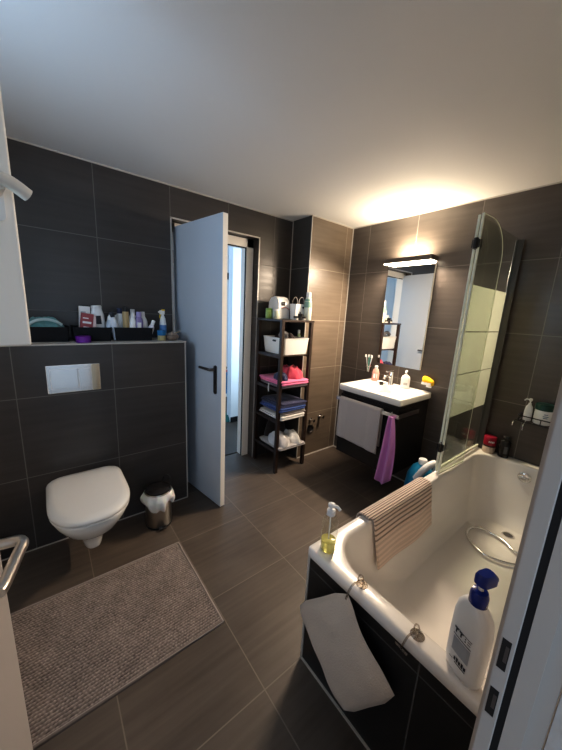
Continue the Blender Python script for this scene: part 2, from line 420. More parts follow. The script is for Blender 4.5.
bm = BM(); loft(bm, [dshape(.352, -.075, -.592, .03, .4055), dshape(.36, -.07, -.598, .03, .409), dshape(.36, -.07, -.598, .03, .418), dshape(.354, -.075, -.594, .03, .421)])
obj('seat', bm, M['seatplastic'], to, smooth=True, angle=60)
bm = BM(); loft(bm, [dshape(.356, -.075, -.596, .075, .4225), dshape(.364, -.07, -.602, .08, .427), dshape(.364, -.07, -.602, .08, .440), dshape(.352, -.078, -.592, .078, .449), dshape(.30, -.11, -.55, .06, .453)])
obj('lid', bm, M['seatplastic'], to, smooth=True, angle=60)
for s in (-1, 1):
    bm = BM(); lathe(bm, [(.012, 0), (.012, .028)], (TX+s*.075, -.045, .404), 12); obj('hinge', bm, M['chrome'], to, smooth=True)
# flush plate
fpz = thing('flush_plate', 'rectangular chrome flush plate on the tiled wall above the toilet', 'flush plate', (TX, -.016, 1.0))
bm = BM(); box(bm, -2.442, -2.188, -.024, -.0148, .925, 1.083); plm = mat('plate_chrome', (.86, .82, .78), .18, .75); obj('plate', bm, plm, fpz, bevel=.003)
bm = BM(); box(bm, -2.425, -2.300, -.029, -.0242, .948, 1.060); obj('button', bm, plm, fpz, bevel=.002)
bm = BM(); box(bm, -2.296, -2.238, -.029, -.0242, .948, 1.060); obj('button', bm, plm, fpz, bevel=.002)
bm = BM(); box(bm, -2.232, -2.192, -.0275, -.0242, .928, 1.080); o = obj('side_strip', bm, mat('warm_chrome', (.80, .70, .52), .15, 1), fpz, bevel=.001); o['label'] = 'yellowish strip at the right of the plate'

# ------------------------------------------------------------------ pedal bin
BX, BY = -1.928, -.178
pb = thing('pedal_bin', 'small steel pedal bin with a white liner and black lid beside the toilet', 'bin', (BX, BY, 0))
bm = BM(); lathe(bm, [(.078, .001), (.080, .004), (.080, .205)], (BX, BY, 0), 36); obj('body', bm, M['steel'], pb, smooth=True)
bm = BM(); lathe(bm, [(.082, 0), (.083, .010), (.080, .011)], (BX, BY, .0), 36); obj('base_ring', bm, M['black'], pb, smooth=True)
def bagfn(u, v):
    a = 2*PI*u; r = .084+.018*math.sin(v*PI)+.010*math.sin(7*a)*v+.005*math.sin(13*a+2)*v
    dz = .222-.075*v*(1+.30*math.sin(3*a+1)+.2*math.sin(8*a))
    return Vector((BX+r*math.cos(a), BY+r*math.sin(a), dz+.02*(1-v)))
bm = BM(); surf(bm, bagfn, 72, 8); bmesh.ops.remove_doubles(bm, verts=bm.verts[:], dist=.0005)
obj('bin_liner', bm, mat('thin_white_bag', (.80, .80, .79), .35, bump=1, bscale=40, sss=.2), pb, smooth=True, angle=80)
bm = BM(); lathe(bm, [(.076, .237), (.078, .242), (.077, .256), (.060, .266), (.02, .269), (.001, .2695)], (BX, BY, 0), 36); pbl = obj('lid', bm, M['blackgloss'], pb, smooth=True)
bm = BM(); lathe(bm, [(.0775, .240), (.0795, .243), (.0775, .246)], (BX, BY, 0), 36, cap0=False, cap1=False); obj('rim_ring', bm, M['steel'], pb, smooth=True)
bm = BM(); box(bm, BX-.028, BX+.018, BY-.105, BY-.06, .012, .020); obj('pedal', bm, M['black'], pb, bevel=.003)
bm = BM(); tube(bm, catmull([(BX+.045, BY+.05, .262), (BX+.055, BY+.045, .30), (BX+.075, BY+.03, .31), (BX+.085, BY+.01, .29), (BX+.078, BY-.002, .255)], 6), .003, 8); sub_of(obj('handle', bm, M['black'], pb, smooth=True), pbl)

# ------------------------------------------------------------------ bath mat
def hnoise(x, y, s): return noise.noise(Vector((x*s, y*s, 0)))
mx0, mx1, my0, my1 = -2.80, -1.888, -1.035, -.440
nx, ny = 330, 220; vs = []; fsx = []
for i in range(nx+1):
    for j in range(ny+1):
        u, v = i/nx, j/ny
        x = mx0+(mx1-mx0)*u; y = my0+(my1-my0)*v
        edge = min(u*(mx1-mx0), (1-u)*(mx1-mx0), v*(my1-my0), (1-v)*(my1-my0))
        pit = .0125
        row = y/pit; jx = x/pit+.5*(int(row) % 2)+.25*hnoise(x, y, 30)
        t = (math.sin(PI*row)**2)*(.55+.45*math.sin(PI*jx)**2)
        z = .007+.0085*t*(.8+.45*hnoise(round(jx)*3.7, round(row)*5.1, 1))+.0015*hnoise(x, y, 12)+.003*hnoise(x, y, 120)
        if edge < .012: z = .007+.003*edge/.012
        if edge <= 0: z = .001
        yy = y+(.008 if 0 else .010*math.sin((x+1.9)*2.2)*(1-v))
        xx = x+.012*(1-v)*u*0+ (.010*(.5-v) if u > .5 else 0)*(2*u-1)
        vs.append((xx, yy, z))
for i in range(nx):
    for j in range(ny):
        a = i*(ny+1)+j; fsx.append((a, a+ny+1, a+ny+2, a+1))
me = bpy.data.meshes.new('bath_mat'); me.from_pydata(vs, [], fsx); me.update()
for p in me.polygons: p.use_smooth = True
def mat_mat():
    m, nt, b = new_mat('chenille'); N = nt.nodes; L = nt.links
    g = N.new('ShaderNodeNewGeometry'); s = N.new('ShaderNodeSeparateXYZ'); L.new(g.outputs['Position'], s.inputs[0])
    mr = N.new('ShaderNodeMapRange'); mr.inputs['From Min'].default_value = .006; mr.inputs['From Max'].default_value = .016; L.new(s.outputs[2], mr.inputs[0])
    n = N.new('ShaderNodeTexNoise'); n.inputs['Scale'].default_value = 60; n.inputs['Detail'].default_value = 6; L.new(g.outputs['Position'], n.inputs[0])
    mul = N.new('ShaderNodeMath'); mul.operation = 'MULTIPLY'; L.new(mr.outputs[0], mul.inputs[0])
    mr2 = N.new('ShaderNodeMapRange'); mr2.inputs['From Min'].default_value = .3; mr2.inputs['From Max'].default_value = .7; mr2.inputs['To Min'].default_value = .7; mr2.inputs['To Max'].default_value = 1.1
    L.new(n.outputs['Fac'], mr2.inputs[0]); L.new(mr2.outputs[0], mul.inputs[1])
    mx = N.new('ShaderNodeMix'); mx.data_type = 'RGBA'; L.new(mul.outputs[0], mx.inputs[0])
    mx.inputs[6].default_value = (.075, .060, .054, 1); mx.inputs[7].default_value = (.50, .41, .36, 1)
    L.new(mx.outputs[2], b.inputs['Base Color']); b.inputs['Roughness'].default_value = .95; b.inputs['Sheen Weight'].default_value = .3
    return m
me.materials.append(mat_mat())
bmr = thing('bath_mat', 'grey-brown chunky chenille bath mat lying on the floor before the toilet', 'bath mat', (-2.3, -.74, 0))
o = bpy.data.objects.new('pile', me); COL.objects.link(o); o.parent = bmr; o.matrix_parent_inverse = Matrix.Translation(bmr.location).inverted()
bm = BM()
box(bm, mx1-.006, mx1+.001, my0, my1, .001, .0125); box(bm, mx0, mx1, my1-.004, my1+.003, .001, .011); box(bm, mx0, mx1, my0-.001, my0+.002, .001, .0105)
obj('hem', bm, mat('mat_hem', (.36, .31, .28), .9, bump=.6, bscale=300), bmr)

# ------------------------------------------------------------------ bathtub
TY0, TY1, TZ = -1.344, -2.048, .546
bt = thing('bathtub', 'white built-in bathtub with dark tiled sides below the shower screen', 'bathtub', (-.85, -1.70, 0))
bm = BM(); k = 10
X0, X1 = -1.695, -.002; Y0, Y1 = TY1+.002, TY0
def ring(x0, x1, y0, y1, r, z): return rrect(x0, x1, y0, y1, r, z, k)
rings = [ring(X0+.004, X1, Y0, Y1-.004, .012, TZ-.040), ring(X0, X1, Y0, Y1, .014, TZ-.036), ring(X0, X1, Y0, Y1, .016, TZ-.006), ring(X0+.004, X1, Y0, Y1-.004, .016, TZ-.001), ring(X0+.012, X1-.004, Y0+.004, Y1-.012, .02, TZ)]
ix0, ix1, iy0, iy1 = -1.632, -.078, -1.992, -1.400
rr = [.13, .13, .13, .15]
rings += [ring(ix0-.012, ix1+.012, iy0-.012, iy1+.012, [q+.012 for q in rr], TZ), ring(ix0-.003, ix1+.003, iy0-.003, iy1+.003, [q+.003 for q in rr], TZ-.004), ring(ix0, ix1, iy0, iy1, rr, TZ-.014)]
fx0, fx1, fy0, fy1 = -1.22, -.20, -1.925, -1.475
for t in (.08, .2, .35, .5, .65, .78, .88, .95, .99, 1.0):
    zz = TZ-.014-(TZ-.014-.145)*t
    s = t**1.15*.72 if t < .8 else t**1.15*.72+.28*((t-.8)/.2)**1.6
    s = min(s, 1)
    L_ = lambda a, b: a+(b-a)*s
    rings.append(ring(L_(ix0, fx0), L_(ix1, fx1), L_(iy0, fy0), L_(iy1, fy1), .13+.02*s, zz))
rings.append(ring(fx0+.1, fx1-.08, fy0+.08, fy1-.08, .10, .142))
loft(bm, rings, cap0=False, cap1=True)
obj('tub_shell', bm, M['enamel'], bt, smooth=True, angle=50)
bm = BM(); box(bm, X0+.008, X0+.030, Y0, Y1-.008, .001, TZ-.036); o = obj('end_apron', bm, M['tile_apron'], bt); o['label'] = 'black tiled end panel'
bm = BM(); box(bm, X0+.030, X1, Y1-.030, Y1-.008, .001, TZ-.036); o = obj('side_apron', bm, M['tile_apron'], bt); o['label'] = 'dark tiled long side panel'
bm = BM(); box(bm, X0+.004, X0+.0105, Y1-.0145, Y1-.005, .0, TZ-.038); box(bm, X0+.001, X0+.008, Y0, Y1-.008, 0, .006); obj('corner_strip', bm, M['trim'], bt)
DXr, DYr = -.262, -1.680
bm = BM(); lathe(bm, [(.034, .1425), (.034, .1455), (.026, .1465), (.024, .1432)], (DXr, DYr, 0), 28, cap1=False); dn = obj('drain', bm, M['chrome'], bt, smooth=True)
bm = BM(); lathe(bm, [(.024, .1434), (.022, .144)], (DXr, DYr, 0), 28); sub_of(obj('drain_plug', bm, M['darksteel'], bt, smooth=True), dn)
Mo = Matrix.Translation((-.094, -1.665, .478)) @ Matrix.Rotation(-PI/2-.12, 4, 'Y')
bm = BM(); lathe(bm, [(.036, 0), (.036, .008), (.030, .014), (.012, .016), (.002, .016)], (0, 0, 0), 28, mtx=Mo); ov = obj('overflow_cap', bm, M['chrome'], bt, smooth=True)
bm = BM(); box(bm, -.010, .010, -.030, .030, .014, .030, Mo); sub_of(obj('overflow_knob', bm, M['chrome'], bt, bevel=.004), ov)

# shower hose lying in the tub
hpts = [(-.62, -2.03, .62), (-.55, -1.97, .45), (-.47, -1.88, .24), (-.421, -1.766, .160), (-.372, -1.690, .157), (-.356, -1.62, .157), (-.368, -1.548, .159), (-.428, -1.520, .160), (-.500, -1.532, .158), (-.555, -1.580, .158), (-.593, -1.655, .158), (-.567, -1.737, .158), (-.519, -1.80, .160), (-.50, -1.88, .20), (-.50, -1.965, .36)]
bm = BM(); cp = catmull(hpts, 14); tube(bm, cp, .0075, 10, rads=[.0072+.0012*(i % 2) for i in range(len(cp))])
tag(obj('shower_hose', bm, M['satinchrome'], smooth=True, angle=80), 'silver ribbed shower hose looped inside the white bathtub', 'hose')

# ------------------------------------------------------------------ shower screen
ya = -1.362
ss = thing('shower_screen', 'folding glass shower screen with frosted band on the bathtub edge', 'shower screen', (-.35, TY0-.02, TZ))
bm = BM(); box(bm, -.034, -.001, -1.385, -1.345, .548, 1.950); obj('wall_profile', bm, M['satinchrome'], ss, bevel=.003)
bm = BM(); box(bm, -.040, -.0345, -1.392, -1.35, .552, 1.948); obj('dark_seal', bm, mat('grey_seal', (.06, .058, .055), .35), ss)
bm = BM(); box(bm, -.675, -.040, ya-.006, ya+.006, .556, .576); obj('bottom_seal', bm, M['glassedge'], ss, bevel=.002)
bm = BM(); box(bm, -.675, -.040, ya-.003, ya+.003, .575, 1.952); gp = obj('fixed_panel', bm, M['glass2'], ss)
bm = BM()
for z0, z1 in ((.877, 1.129), (1.134, 1.373), (1.379, 1.626)): box(bm, -.652, -.062, ya+.0032, ya+.0040, z0, z1)
obj('frosted_band', bm, M['frost'], ss)
bm = BM(); box(bm, -.682, -.673, ya-.006, ya+.006, .575, 1.954); obj('edge_seal', bm, M['glassedge'], ss, bevel=.002)
# second leaf folded back over the tub
Mf = Matrix.Translation((-.690, ya-.022, 0)) @ Matrix.Rotation(math.radians(-3.5), 4, 'Z')
Wp = .295; r = .19; zt = 1.955; poly = [(0, .565), (Wp, .565), (Wp, zt-r)]+[(Wp-r+r*math.cos(a*PI/24), zt-r+r*math.sin(a*PI/24)) for a in range(1, 13)]+[(0, zt)]
bm = BM(); loft(bm, [[Mf @ Vector((p[0], d, p[1])) for p in poly] for d in (-.003, .003)]); obj('folding_panel', bm, M['glass2'], ss)
bm = BM()
outl = [Mf @ Vector((p[0], 0, p[1])) for p in poly[1:]]
tube(bm, outl, .0016, 6); obj('folding_panel_edge', bm, M['glassedge'], ss, smooth=True)
bm = BM(); box(bm, -.006, .004, -.006, .006, .565, zt, Mf); obj('edge_seal', bm, M['glassedge'], ss, bevel=.002)
bm = BM(); box(bm, .0, Wp, -.004, .004, .555, .566, Mf); obj('bottom_seal', bm, M['glassedge'], ss, bevel=.002)
for z in (1.815, .72):
    bm = BM()
    for dx in (-.014, .006, .026): lathe(bm, [(.011, 0), (.011, .052)], (-.688+dx*1.0, ya-.012, z-.026), 14)
    box(bm, -.700, -.664, ya-.028, ya+.008, z-.020, z+.020)
    obj('hinge', bm, M['black'], ss, bevel=.002)

# ------------------------------------------------------------------ bath pillow hung on the tub end
def pillow(u, v, side):
    # u along length, v across; local plane x = const
    a = (u-.5)*2; b_ = (v-.5)*2
    th = .040*(1-abs(a)**3)**.55*(1-abs(b_)**2.6)**.55 if abs(a) < 1 and abs(b_) < 1 else 0
    return a, b_, th
cen = Vector((-1.735, -1.555, .315)); ax_u = Vector((0, .22, .235)); 
cor = [Vector((-1.731, -1.355, .335)), Vector((-1.718, -1.512, .520)), Vector((-1.715, -1.755, .375)), Vector((-1.718, -1.615, .105))]  # left-top, right-top, right-bottom(low right), bottom
# quad corners in order: A top-left, B top-right, C lower-right, D bottom-left
A_, B_, C_, D_ = Vector((-1.722, -1.346, .300)), Vector((-1.722, -1.572, .565)), Vector((-1.722, -1.778, .375)), Vector((-1.722, -1.612, .080))
pil = thing('bath_pillow', 'beige padded bath pillow hanging outside the bathtub end', 'cushion', (-1.72, -1.55, .1))
bm = BM()
def pil_fn(sgn):
    def f(u, v):
        a, b_, th = pillow(u, v, 1)
        p = (A_*(1-v)+B_*v)*(1-u)+(D_*(1-v)+C_*v)*u
        # pull sides in slightly between corners, round the corners
        cx = (A_+B_+C_+D_)/4
        pin = .05*(1-a*a)*abs(b_)**2+.03*(1-b_*b_)*abs(a)**2 if 0 else 0
        rc = max(0, abs(a)+abs(b_)-1.55)
        p = p+(cx-p)*(.17*rc+.02*math.cos(a*4)*abs(b_))+Vector((0, .030, -.012))*math.sin(u*PI)*v
        p = p
        wr = .008*noise.noise(Vector((u*5, v*4, 3)))
        return p+Vector((sgn*(th+wr if th > .002 else th)-.0, 0, 0))+Vector((-.006, 0, 0))
    return f
surf(bm, pil_fn(-1), 30, 18); surf(bm, pil_fn(.35), 30, 18)
bmesh.ops.remove_doubles(bm, verts=bm.verts[:], dist=.0006)
obj('cushion', bm, mat('beige_terry', (.62, .52, .43), .95, bump=.8, bscale=220, sheen=.3), pil, smooth=True, angle=80)
strapm = thin_glass('clear_strap', (.74, .70, .66), .5)
bm = BM(); tube(bm, catmull([(-1.735, -1.572, .535), (-1.728, -1.575, .565), (-1.705, -1.576, .580), (-1.66, -1.576, .566), (-1.650, -1.576, .549)], 6), .0035, 8); obj('strap', bm, strapm, pil, smooth=True)
for (hy, hx) in ((-1.575, -1.658), (-1.772, -1.662)):
    bm = BM()
    lathe(bm, [(.020, .5465), (.018, .549), (.006, .553), (.004, .560), (.006, .562)], (hx, hy, 0), 20)
    tube(bm, [Vector((hx+.013*math.cos(t*PI/8)-.01, hy+.006*math.sin(t*PI/8), .572+.012*math.sin(t*PI/8))) for t in range(16)], .0024, 6, closed=True)
    obj('suction_cup', bm, strapm, pil, smooth=True)
bm = BM(); tube(bm, catmull([(-1.675, -1.772, .565), (-1.700, -1.765, .568), (-1.708, -1.758, .540), (-1.709, -1.752, .512)], 6), .003, 8)
tube(bm, [(-1.709, -1.735, .518), (-1.709, -1.772, .512)], .003, 8); obj('strap', bm, strapm, pil, smooth=True)

# ------------------------------------------------------------------ towel over the long rim
path = catmull([(0, -1.332, .40), (0, -1.331, .48), (0, -1.333, .540), (0, -1.348, .557), (0, -1.372, .5605), (0, -1.398, .556), (0, -1.412, .535), (0, -1.419, .48), (0, -1.429, .42), (0, -1.440, .36), (0, -1.447, .318)], 10)
def tow(u, v):
    i = v*(len(path)-1); a = int(i); p = path[min(a, len(path)-1)].lerp(path[min(a+1, len(path)-1)], i-a)
    x = -1.372+.548*u+.035*v*(1-u)*(1 if v > .5 else .0)
    wv = .004*math.sin(u*9+v*2)*max(0, v-.5)*2
    return Vector((x, p.y-wv-.0*u, p.z-.010*math.sin(u*PI)*(v > .9)))
m, nt, b = new_mat('ribbed_towel'); N = nt.nodes; L = nt.links
uvn = N.new('ShaderNodeUVMap'); sx_ = N.new('ShaderNodeSeparateXYZ'); L.new(uvn.outputs[0], sx_.inputs[0])
mm = N.new('ShaderNodeMath'); mm.operation = 'MULTIPLY'; mm.inputs[1].default_value = 150.; L.new(sx_.outputs[1], mm.inputs[0])
sn = N.new('ShaderNodeMath'); sn.operation = 'SINE'; L.new(mm.outputs[0], sn.inputs[0])
cr = N.new('ShaderNodeMapRange'); cr.inputs['From Min'].default_value = -1; cr.inputs['From Max'].default_value = .2; L.new(sn.outputs[0], cr.inputs[0])
lim = N.new('ShaderNodeMath'); lim.operation = 'GREATER_THAN'; lim.inputs[1].default_value = .78; L.new(sx_.outputs[1], lim.inputs[0])
mxx = N.new('ShaderNodeMath'); mxx.operation = 'MAXIMUM'; L.new(cr.outputs[0], mxx.inputs[0])
l2 = N.new('ShaderNodeMath'); l2.operation = 'MULTIPLY'; l2.inputs[1].default_value = .75; L.new(lim.outputs[0], l2.inputs[0]); L.new(l2.outputs[0], mxx.inputs[1])
cm = N.new('ShaderNodeMix'); cm.data_type = 'RGBA'; cm.inputs[6].default_value = (.22, .16, .12, 1); cm.inputs[7].default_value = (.78, .62, .52, 1)
L.new(mxx.outputs[0], cm.inputs[0]); L.new(cm.outputs[2], b.inputs['Base Color']); b.inputs['Roughness'].default_value = .95; b.inputs['Sheen Weight'].default_value = .4
bp = N.new('ShaderNodeBump'); bp.inputs['Distance'].default_value = .004; L.new(mxx.outputs[0], bp.inputs['Height']); L.new(bp.outputs[0], b.inputs['Normal'])
NU, NV = 40, 120
me = bpy.data.meshes.new('bath_towel'); vs = [tow(i/NU, j/NV) for i in range(NU+1) for j in range(NV+1)]
fc = [(i*(NV+1)+j, (i+1)*(NV+1)+j, (i+1)*(NV+1)+j+1, i*(NV+1)+j+1) for i in range(NU) for j in range(NV)]
me.from_pydata(vs, [], fc); uvl = me.uv_layers.new(name='UVMap')
for lp in me.loops:
    vi = lp.vertex_index; uvl.data[lp.index].uv = (vi//(NV+1)/NU, vi % (NV+1)/NV)
for p in me.polygons: p.use_smooth = True
me.materials.append(m); o = bpy.data.objects.new('bath_towel', me); COL.objects.link(o)
md = o.modifiers.new('s', 'SOLIDIFY'); md.thickness = .006; md.offset = 0
tag(o, 'beige ribbed towel draped over the long edge of the bathtub', 'towel')

# ------------------------------------------------------------------ bottles
def bottle_mesh(prof, c, sx=1, sy=1, n=28, rot=0):
    bm = BM(); lathe(bm, prof, (0, 0, 0), n, sx, sy, mtx=rotz(rot, c)); return bm
def pump(parent, c, h0, h1, r, m, ang, reach, stem=.004):
    bm = BM(); lathe(bm, [(stem, h0), (stem, h1)], c, 12)
    stem_ = obj('pump_stem', bm, M['white'], parent, smooth=True)
    bm = BM(); d = Vector((math.cos(ang), math.sin(ang), 0)); cc = Vector(c)
    lathe(bm, [(r*.7, h1-.004), (r, h1), (r, h1+.010), (r*.6, h1+.013)], c, 16)
    tube(bm, [cc+Vector((0, 0, h1+.005)), cc+d*reach*.7+Vector((0, 0, h1+.006)), cc+d*reach+Vector((0, 0, h1-.004))], r*.45, 10)
    hd_ = obj('pump_head', bm, m, parent, smooth=True)
    sub_of(stem_, hd_); return hd_

# clear soap bottle with yellow liquid on the tub corner
c = (-1.640, -1.400, .5465)
sb = thing('soap_dispenser', 'clear soap dispenser with yellow soap on the bathtub corner', 'soap dispenser', c)
bm = bottle_mesh([(.026, .0), (.030, .003), (.031, .01), (.031, .120), (.027, .140), (.014, .152), (.013, .160)], c); obj('bottle', bm, thin_glass('clear_bottle', (.96, .97, .95)), sb, smooth=True)
bm = bottle_mesh([(.026, .003), (.028, .006), (.028, .046), (.027, .0465)], c); o = obj('liquid', bm, mat('yellow_soap', (.86, .80, .30), .08, trans=.6, ior=1.36), sb, smooth=True); o['label'] = 'yellow liquid soap in the bottom'
bm = bottle_mesh([(.016, .152), (.016, .172), (.008, .176)], c); obj('collar', bm, M['white'], sb, smooth=True)
pump(sb, c, .17, .186, .013, M['white'], -1.2, .034)
bm = BM(); tube(bm, [(c[0], c[1], c[2]+.01), (c[0], c[1], c[2]+.165)], .0025, 8); obj('dip_tube', bm, M['white'], sb, smooth=True)

# big white lotion bottle with blue pump
c = Vector((-1.652, -1.888, .5465)); ra = math.radians(-22)
lb = thing('lotion_bottle', 'large white pump bottle with a blue pump on the bathtub edge by the door frame', 'bottle', c)
bluem = mat('navy_plastic', (.012, .03, .22), .22)
prof = []
bm = BM(); rings = []
Ml = rotz(ra, c)
for z, w, d, sh in ((0, .039, .022, 0), (.004, .044, .026, 0), (.02, .0465, .028, 0), (.09, .0475, .028, 0), (.160, .0465, .027, 0), (.190, .042, .024, 0), (.207, .032, .020, 0), (.215, .020, .017, 0), (.220, .016, .016, 0)):
    n = 36; rings.append([Ml @ Vector((d*math.copysign(abs(math.cos(t))**.8, math.cos(t)), w*math.copysign(abs(math.sin(t))**.75, math.sin(t)), z)) for t in [2*PI*i/n for i in range(n)]])
loft(bm, rings); obj('bottle', bm, M['white'], lb, smooth=True, angle=60)
bm = bottle_mesh([(.018, .214), (.0205, .217), (.0205, .240), (.017, .252), (.009, .255)], c); o = obj('collar', bm, bluem, lb, smooth=True); o['label'] = 'blue ribbed collar'
bm = bottle_mesh([(.006, .253), (.006, .272)], c); obj('pump_stem', bm, M['white'], lb, smooth=True)
bm = BM(); Mh = rotz(math.radians(-20), c)
loft(bm, [[Mh @ Vector((q.x, q.y, z)) for q in rrect(-.014*s, .034*s, -.015*s, .015*s, .012*s, 0, 5)] for z, s in ((.268, .75), (.272, 1.1), (.290, 1.1), (.300, .8))])
tube(bm, [Mh @ Vector((.026, 0, .282)), Mh @ Vector((.042, 0, .279)), Mh @ Vector((.047, 0, .270))], .006, 10)
o = obj('pump_head', bm, bluem, lb, smooth=True); o['label'] = 'dark blue pump head'
# printed label on the side that faces the doorway
dk = mat('label_ink', (.03, .035, .05), .5); gy = mat('label_grey', (.40, .42, .46), .5)
def face_pt(y, z): # on the -x face
    t = min(.98, abs(y)/.047)
    return Ml @ Vector((-.0283*(1-t**2.67)**.3-.0006, y, z))
def patch(bm, y0, y1, z0, z1, n=6):
    V = [[bm.verts.new(face_pt(y0+(y1-y0)*i/n, z)) for z in (z0, z1)] for i in range(n+1)]
    for i in range(n): bm.faces.new((V[i][0], V[i+1][0], V[i+1][1], V[i][1]))
bm = BM(); patch(bm, -.026, .020, .062, .104); gl = obj('label_block', bm, gy, lb)
bm = BM()
patch(bm, -.026, .022, .108, .1105); patch(bm, -.026, .022, .130, .132)
for y0, y1, z0, z1 in ((.010, .022, .126, .1295), (.014, .018, .116, .1295), (-.004, .008, .126, .1295), (.0, .004, .116, .1295), (-.012, -.009, .116, .120), (-.012, -.009, .123, .127), (-.024, -.016, .117, .119), (-.024, -.016, .124, .126)): patch(bm, y0, y1, z0, z1, 2)
for i in range(5): patch(bm, -.024+.007*i, -.019+.007*i, .040, .050+.003*(i % 2), 2)
patch(bm, -.024, .006, .034, .037, 4); patch(bm, .012, .022, .036, .038, 2)
obj('label_print', bm, dk, lb)

# jars in the far tub corner
c = Vector((-.047, -1.433, .5465))
jr = thing('cosmetic_jar', 'crimson-lidded round jar on the bathtub corner behind the screen', 'jar', c)
obj('jar', bottle_mesh([(.034, 0), (.037, .004), (.037, .046), (.034, .05)], c), mat('cream_jar', (.62, .50, .42), .35), jr, smooth=True)
obj('band', bottle_mesh([(.0375, .046), (.0375, .056)], c), M['black'], jr, smooth=True)
o = obj('lid', bottle_mesh([(.037, .056), (.038, .060), (.038, .112), (.035, .116)], c), mat('crimson', (.30, .012, .035), .35), jr, smooth=True)
bm = BM()
for i, t in enumerate((-.018, -.006, .006, .016)):
    a = PI+.55+t*22; box(bm, -.003, .003, -.0004, .0004, .078, .090, rotz(a+PI/2, c) @ Matrix.Translation((0, -.0384, 0)))
obj('lid_print', bm, M['white'], jr)
c = Vector((-.045, -1.520, .5465))
b2 = thing('shampoo_bottle', 'black squat bottle on the tub rim beside the crimson jar', 'bottle', c)
obj('bottle', bottle_mesh([(.026, 0), (.028, .004), (.028, .105), (.020, .118), (.017, .12)], c, 1, 1.1), M['blackgloss'], b2, smooth=True)
obj('cap', bottle_mesh([(.019, .12), (.020, .122), (.020, .142), (.017, .145)], c), M['black'], b2, smooth=True)
bm = BM(); box(bm, -.0290, -.0282, -.010, .010, .03, .08, rotz(.5, c)); obj('label_print', bm, mat('faint_print', (.12, .12, .12), .5), b2)

# wire shelf on mirror wall with bottles
ws = thing('wire_shower_shelf', 'black wire shower shelf on the mirror wall above the bathtub', 'shelf', (-.06, -1.66, .83))
def wrect(x0, x1, y0, y1, z, r=.003, bmx=None): tube(bmx, rrect(x0, x1, y0, y1, .012, z, 4), r, 8, closed=True)
bm = BM(); wrect(-.115, -.006, -1.80, -1.565, .872, .0035, bm); obj('rail', bm, M['black'], ws, smooth=True)
bm = BM(); wrect(-.112, -.006, -1.80, -1.567, .835, .003, bm)
for i in range(8): tube(bm, [(-.112, -1.585-.027*i, .835), (-.006, -1.585-.027*i, .835)], .002, 6)
obj('wire_floor', bm, M['black'], ws, smooth=True)
for x, y in ((-.112, -1.572), (-.112, -1.79), (-.112, -1.68), (-.010, -1.572), (-.010, -1.79)):
    bm = BM(); tube(bm, [(x, y, .835), (x, y, .872)], .0025, 6); obj('upright', bm, M['black'], ws, smooth=True)
for hk, hr in (([(-.02, -1.560, .835), (-.115, -1.552, .828), (-.128, -1.550, .80)], .004), ([(-.06, -1.60, .832), (-.10, -1.60, .815), (-.104, -1.60, .785), (-.095, -1.60, .775)], .003), ([(-.10, -1.77, .832), (-.12, -1.77, .815), (-.124, -1.77, .79)], .003)):
    bm = BM(); tube(bm, catmull(hk, 5), hr, 8); obj('hook', bm, M['chrome'], ws, smooth=True)
c = Vector((-.060, -1.602, .8385))
pbt = thing('pump_bottle', 'slim white pump bottle on the left of the wire shower shelf', 'bottle', c)
obj('bottle', bottle_mesh([(.018, 0), (.021, .004), (.021, .06), (.017, .09), (.008, .104), (.008, .112)], c), M['white'], pbt, smooth=True)
pump(pbt, c, .11, .130, .009, M['white'], PI/2+.5, .032)
c = Vector((-.058, -1.675, .8385))
gj = thing('large_jar', 'large white tub with dark green lid on the wire shower shelf', 'jar', c)
obj('jar', bottle_mesh([(.040, 0), (.044, .005), (.044, .085), (.040, .092)], c), M['white'], gj, smooth=True)
o = obj('lid', bottle_mesh([(.044, .088), (.047, .091), (.047, .120), (.042, .126), (.015, .129)], c), mat('bottle_green', (.012, .06, .045), .3), gj, smooth=True); o['label'] = 'dark green screw lid'
bm = BM()
for z, w in ((.066, .020), (.054, .028), (.044, .022)): box(bm, -.0448, -.0440, -w/2, w/2, z, z+.004, rotz(.45, c))
obj('label_print', bm, mat('blue_print', (.08, .16, .30), .5), gj)
c = Vector((-.060, -1.752, .8385))
wbt = thing('bottle', 'plain white bottle at the right end of the wire shower shelf', 'bottle', c)
obj('body', bottle_mesh([(.022, 0), (.025, .004), (.025, .075), (.016, .09), (.015, .092)], c), M['white'], wbt, smooth=True)
obj('cap', bottle_mesh([(.016, .092), (.016, .112), (.014, .114)], c), M['white'], wbt, smooth=True)

# ------------------------------------------------------------------ washbasin + cabinet
SX, SY0, SY1 = -.465, -.395, -.972
wb = thing('washbasin', 'white rectangular washbasin on the black cabinet below the mirror', 'washbasin', (-.23, -.68, .80))
bm = BM(); k = 8
def ring2(x0, x1, y0, y1, r, z): return rrect(x0, x1, y0, y1, r, z, 8)
rings = [ring2(SX+.03, -.003, SY1+.03, SY0-.03, .01, .798), ring2(SX+.006, -.002, SY1+.006, SY0-.006, .012, .806), ring2(SX, -.002, SY1, SY0, .014, .815), ring2(SX, -.002, SY1, SY0, .014, .852), ring2(SX+.004, -.002, SY1+.004, SY0-.004, .014, .857), ring2(SX+.024, -.130, SY1+.040, SY0-.040, .04, .857), ring2(SX+.030, -.138, SY1+.046, SY0-.046, .045, .850), ring2(SX+.050, -.150, SY1+.065, SY0-.065, .05, .80), ring2(SX+.090, -.175, SY1+.11, SY0-.11, .06, .765), ring2(SX+.15, -.21, SY1+.22, SY0-.22, .03, .758)]
loft(bm, rings, True, True); obj('basin', bm, M['ceramic'], wb, smooth=True, angle=50)
bm = BM(); lathe(bm, [(.022, .760), (.021, .763), (.005, .765)], (-.285, -.683, 0), 20); obj('drain_plug', bm, M['chrome'], wb, smooth=True)
